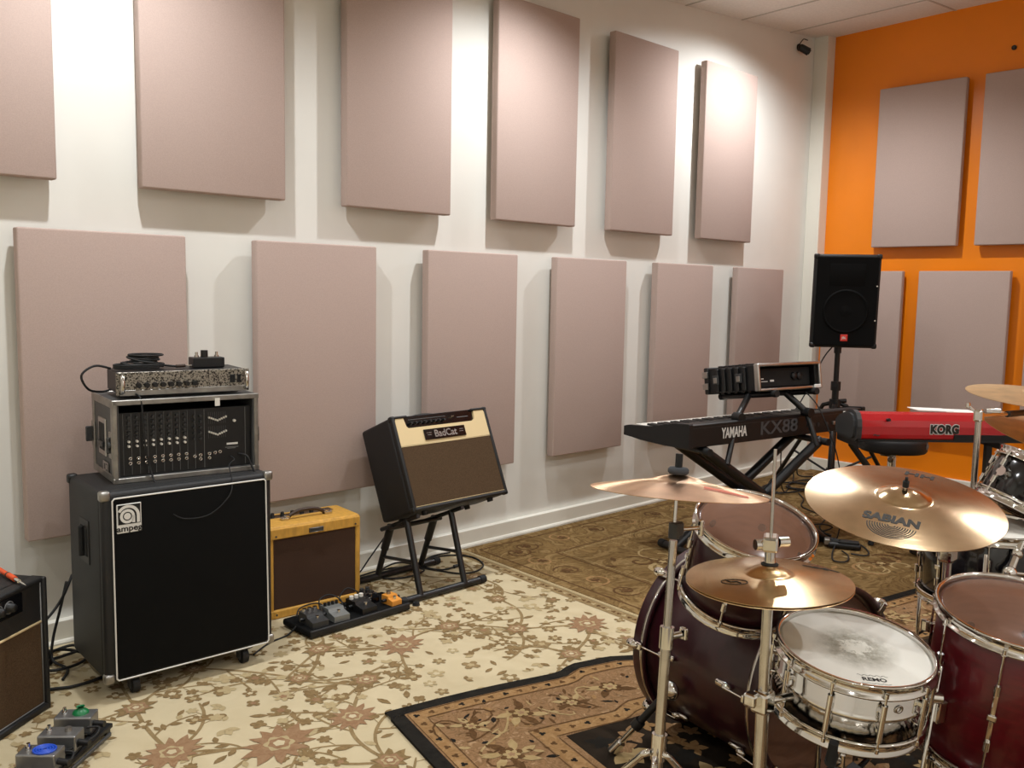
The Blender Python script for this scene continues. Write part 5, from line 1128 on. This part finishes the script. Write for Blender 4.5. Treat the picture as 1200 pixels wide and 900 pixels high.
# hi-hat
HH = Vector((-4.89, -2.568, .747))
t, pl_, zf = cymbal('upper hi-hat cymbal in front of the rack tom', HH, (-.018, .028, 1), .178, .020, .015, .05, 'bronze', group='hi-hat cymbals')
lg = MB()
e = [(.028*math.cos(2*PI*i/20), .013*math.sin(2*PI*i/20)+.004*math.cos(2*PI*i/20)) for i in range(21)]
def hp(x, y): a = math.radians(-78); xx, yy = -.092+x*math.cos(a)-y*math.sin(a), .028+x*math.sin(a)+y*math.cos(a); return Vector((xx, yy, zf(math.hypot(xx, yy))+.0009))
lg.tube([hp(*p) for p in e[:-1]], .0007, 5, closed=True); lg.tube([hp(-.018, .002), hp(-.006, -.003), hp(.004, .003), hp(.016, -.002)], .0009, 5)
obj('oval_mark', lg, 'ink', pl_)
lg = MB()
for k in range(3): lg.tube([Vector((.13+.01*k, -.01-.02*k, 0))+Vector((0, 0, zf(math.hypot(.13+.01*k, .01+.02*k))+.0006)), Vector((.135+.01*k, -.045-.02*k, zf(math.hypot(.135+.01*k, .045+.02*k))+.0006))], .0011, 5)
obj('maker_marks', lg, 'ink', pl_)
t2, _, _ = cymbal('lower hi-hat cymbal, just below the upper one', HH-Vector((0, 0, .006)), (.018, -.028, -1), .178, .020, .015, .05, 'bronze', group='hi-hat cymbals')
t = thing('hi_hat_stand', 'chrome hi-hat stand with rod and clutch, in front of the snare', 'stand', (HH.x-.01, HH.y-.006, 0)); O = Vector((HH.x-.01, HH.y-.006, 0))
def hl(z): q = z/1.03; return Vector((.022*q, .012*q, z))
obj('rod', MB().cyl(hl(.55), hl(1.035), .0038, n=10), 'chrome_worn', t)
obj('upper_tube', MB().cyl(hl(.44), hl(.715), .0115, n=16), 'chrome_worn', t); obj('lower_tube', MB().cyl(hl(.05), hl(.47), .0150, n=16), 'chrome_worn', t)
obj('seat_cup', MB().cyl(hl(.70), hl(.738), .016, .022, 16), 'chrome', t)
c = obj('clutch', MB().cyl(hl(.785), hl(.815), .012, n=14).cyl(hl(.765), hl(.79), .0085, n=12), 'chrome', t)
obj('clutch_block', MB().box(hl(.828), (.05, .034, .034), .006, 2, 0, Matrix.Rotation(.5, 3, 'Z')), 'chrome', c)
obj('clutch_wings', MB().cyl(hl(.825)+Vector((-.03, .02, 0)), hl(.825)+Vector((-.012, .008, 0)), .012, n=10).cyl(hl(.83)+Vector((.014, -.01, 0)), hl(.83)+Vector((.034, -.022, 0)), .012, n=10), 'chrome', c)
obj('lower_felt', MB().cyl(hl(.770), hl(.782), .019, n=16), 'black_matte', c)
obj('height_clamp', MB().box(hl(.47), (.045, .04, .05), .008, 2).cyl(hl(.47)+Vector((.02, -.01, .0)), hl(.47)+Vector((.07, -.03, .0)), .010, n=12).box(hl(.48)+Vector((-.03, .01, 0)), (.03, .03, .03), .006, 2), 'chrome', t)
tripod(t, (0, 0), .26, .24, (160, 280, 40))
fb = obj('foot_pedal', MB().prism([(-.32, .03), (-.32, .038), (-.03, .08), (-.03, .072)], -.04, .04, 'x').box((0, -.17, .018), (.09, .33, .010), .003, 1), 'black_steel', t); fb.rotation_euler = (0, 0, -.5)
# ride / crash at the right
RD = ((-4.444, -2.663, .866), (-.178, -.158, 1))
t, pl_, zf = cymbal('large bright cymbal with black lettering, over the snare and floor tom', RD[0], RD[1], .229, .024, .017, .062, 'bronze_pale')
an = math.radians(-73)
flat_text('SABIAN', .042, 'ink', pl_, -.121, -.028, an, lambda r: zf(r)+.0004, bold=.0022, sx=.88, extrude=.0002)
flat_text('HH', .044, 'ink', pl_, .178, .040, math.radians(-74), lambda r: zf(r)+.0004, bold=.0014, sx=1.15, extrude=.0002)
rg = MB()
for k in range(9):
    r0 = .010+.0066*k; pts = []
    for i in range(25):
        a = an+math.radians(180+180*i/24); x, y = -.143+.84*r0*math.cos(a), -.039+.84*r0*math.sin(a); pts.append((x, y))
    vs = []
    for i, (x, y) in enumerate(pts):
        dx, dy = x+.143, y+.039; l = math.hypot(dx, dy)
        for s_ in (-.0012, .0012): xx, yy = x+dx/l*s_, y+dy/l*s_; vs.append((xx, yy, zf(math.hypot(xx, yy))+.0005))
    rg.add(vs, [[2*i, 2*i+1, 2*i+3, 2*i+2] for i in range(24)])
obj('ring_emblem', rg, 'ink', pl_)
t = thing('boom_cymbal_stand', 'chrome boom stand under the large lettered cymbal', 'stand', (-4.125, -2.66, 0)); O = Vector((-4.125, -2.66, 0))
cn = Vector(RD[0])-O; nn = Vector(RD[1]).normalized()
obj('lower_tube', MB().cyl((0, 0, .06), (0, 0, .48), .0145, n=14), 'chrome', t); obj('upper_tube', MB().cyl((0, 0, .45), (0, 0, .68), .0115, n=14), 'chrome', t)
c = obj('collar', MB().cyl((0, 0, .46), (0, 0, .52), .02, n=14), 'chrome', t); obj('wing_bolt', MB().cyl((-.0, .0, .49), (-.06, .02, .49), .006, n=8).box((-.065, .022, .49), (.014, .02, .034), .005, 2), 'chrome', c)
obj('boom_tilter', MB().box((0, 0, .68), (.05, .04, .045), .01, 2), 'chrome', t)
bt = cn-nn*.03
obj('boom_arm', MB().cyl(Vector((.05, 0, .665)), bt-Vector((-.02, 0, .008)), .007, n=10), 'chrome', t)
obj('rod', MB().cyl(bt-nn*.02, cn+nn*.062, .0038, n=8), 'chrome', t); obj('wing_nut', MB().cyl(cn+nn*.047, cn+nn*.062, .0075, n=10).cyl(cn+nn*.06, cn+nn*.072, .004, n=8), 'black_matte', t)
obj('cymbal_seat', MB().cyl(bt-nn*.02, cn+nn*.036, .012, n=12), 'black_matte', t)
tripod(t, (0, 0), .26, .2, (0, 120, 240))
# far right boom stand with two cymbals
UC, UN = (-2.715, -2.449, .988), (-.036, -.094, 1)
LC, LN = (-2.64, -2.469, .828), (-.016, -.323, 1)
t, pl_, zf = cymbal('upper dull cymbal cut off by the right photo edge', UC, UN, .262, .02, .018, .06, 'bronze_dull')
t, pl_, zf = cymbal('lower tilted cymbal cut off by the right photo edge', LC, LN, .25, .022, .018, .06, 'bronze_dull')
t = thing('boom_cymbal_stand', 'chrome boom stand with tall pole and black arm near right edge', 'stand', (-3.265, -2.42, 0))
obj('lower_tube', MB().cyl((0, 0, .05), (0, 0, .52), .0145, n=14), 'chrome_worn', t); obj('upper_tube', MB().cyl((.0, 0, .5), (.012, .004, .955), .011, n=14), 'chrome_worn', t)
obj('collar', MB().cyl((0, 0, .50), (0, 0, .545), .019, n=14), 'chrome', t)
tl = obj('boom_tilter', MB().box((.012, .004, .958), (.035, .03, .045), .008, 2), 'chrome', t); obj('wing_bolt', MB().cyl((.012, .004, .958), (-.01, .03, .99), .005, n=8).box((-.014, .033, .993), (.02, .012, .02), .004, 2).cyl((.03, -.01, .975), (.07, -.045, .975), .009, n=10), 'chrome', tl)
ba = Vector((.012, .004, .955)); bb = Vector(UC)-Vector((-3.265, -2.42, 0))-Vector((0, 0, .055))
obj('boom_arm', MB().cyl(ba, ba.lerp(bb, .5), .0075, n=10), 'chrome', t); obj('boom_grip', MB().cyl(ba.lerp(bb, .45), bb, .012, n=10), 'black_steel', t)
ue = Vector(UC)-Vector((-3.265, -2.42, 0)); obj('rod', MB().cyl(ue-Vector((.0, 0, .07)), ue+Vector((-.003, -.006, .06)), .004, n=8), 'chrome', t); obj('felt', MB().cyl(ue+Vector((0, 0, .036)), ue+Vector((0, 0, .05)), .02, n=14), 'felt', t)
le = Vector(LC)-Vector((-3.265, -2.42, 0)); obj('lower_arm', MB().cyl(le-Vector((0, -.03, .1)), le+Vector((0, -.018, .055)), .004, n=8).cyl((0.006, .002, .70), le-Vector((0, -.03, .1)), .007, n=8), 'chrome', t); obj('felt', MB().cyl(le+Vector((0, 0, .038)), le+Vector((0, 0, .05)), .02, n=14), 'felt', t)
tripod(t, (0, 0), .26, .27, (70, 190, 310))
# second, black kit at the right edge
n_ = Vector((.34, -.30, .86)).normalized(); hc = Vector((-3.292, -2.662, .80))
t = tom('black_rack_tom', 'tilted black drum with chrome fittings at the right photo edge', axis_matrix(hc-n_*.16, n_), .155, .16, 'black_lacquer', 8, .1, inner=False, head='coated_head')
for a in (2.6, 3.3, 4.2): 
    u = Vector((math.cos(a), math.sin(a), 0)); obj('round_lug', MB().cyl(u*.15+Vector((0, 0, .08)), u*.178+Vector((0, 0, .08)), .02, .016, 16), 'chrome', t)
mn = obj('tom_mount', MB().cyl((-.10, -.11, .05), (-.20, -.13, -.10), .012, n=12).box((-.155, -.12, .0), (.04, .03, .05), .006, 2), 'chrome', t)
fc = Vector((-3.475, -2.535, .38))
t = tom('black_floor_tom', 'black drum on chrome legs behind the maroon floor tom', axis_matrix(fc, (0, 0, 1)), .185, .24, 'black_lacquer', 8, .4, inner=False, head='coated_head')
for k in range(3):
    a = 3.5+2*PI*k/3; u = Vector((math.cos(a), math.sin(a), 0))
    br_ = obj('leg_bracket', MB().box(u*.2+Vector((0, 0, .10)), (.028, .04, .06), .004, 2, 0, Matrix.Rotation(a, 3, 'Z')), 'chrome', t)
    obj('leg', MB().tube([u*.21+Vector((0, 0, .2)), u*.21+Vector((0, 0, -.25)), u*.23+Vector((0, 0, -.3)), u*.23+Vector((0, 0, -.367))], .0065, 8), 'chrome', br_); obj('rubber_foot', MB().cyl(u*.23+Vector((0, 0, -.35)), u*.23+Vector((0, 0, -.369)), .012, n=10), 'rubber', br_)
a0 = Vector((-3.66, -2.675, .535))-fc; a1 = Vector((-3.585, -2.68, .62))-fc
cl = obj('tom_holder', MB().cyl(a0, a1, .012, n=12).ball(a0, .022).ball(a0.lerp(a1, .6), .018), 'chrome', t); obj('wing_bolt', MB().cyl(a0, a0+Vector((.035, -.03, -.004)), .006, n=8).box(a0+Vector((.04, -.034, -.004)), (.02, .012, .014), .004, 2), 'chrome', cl)
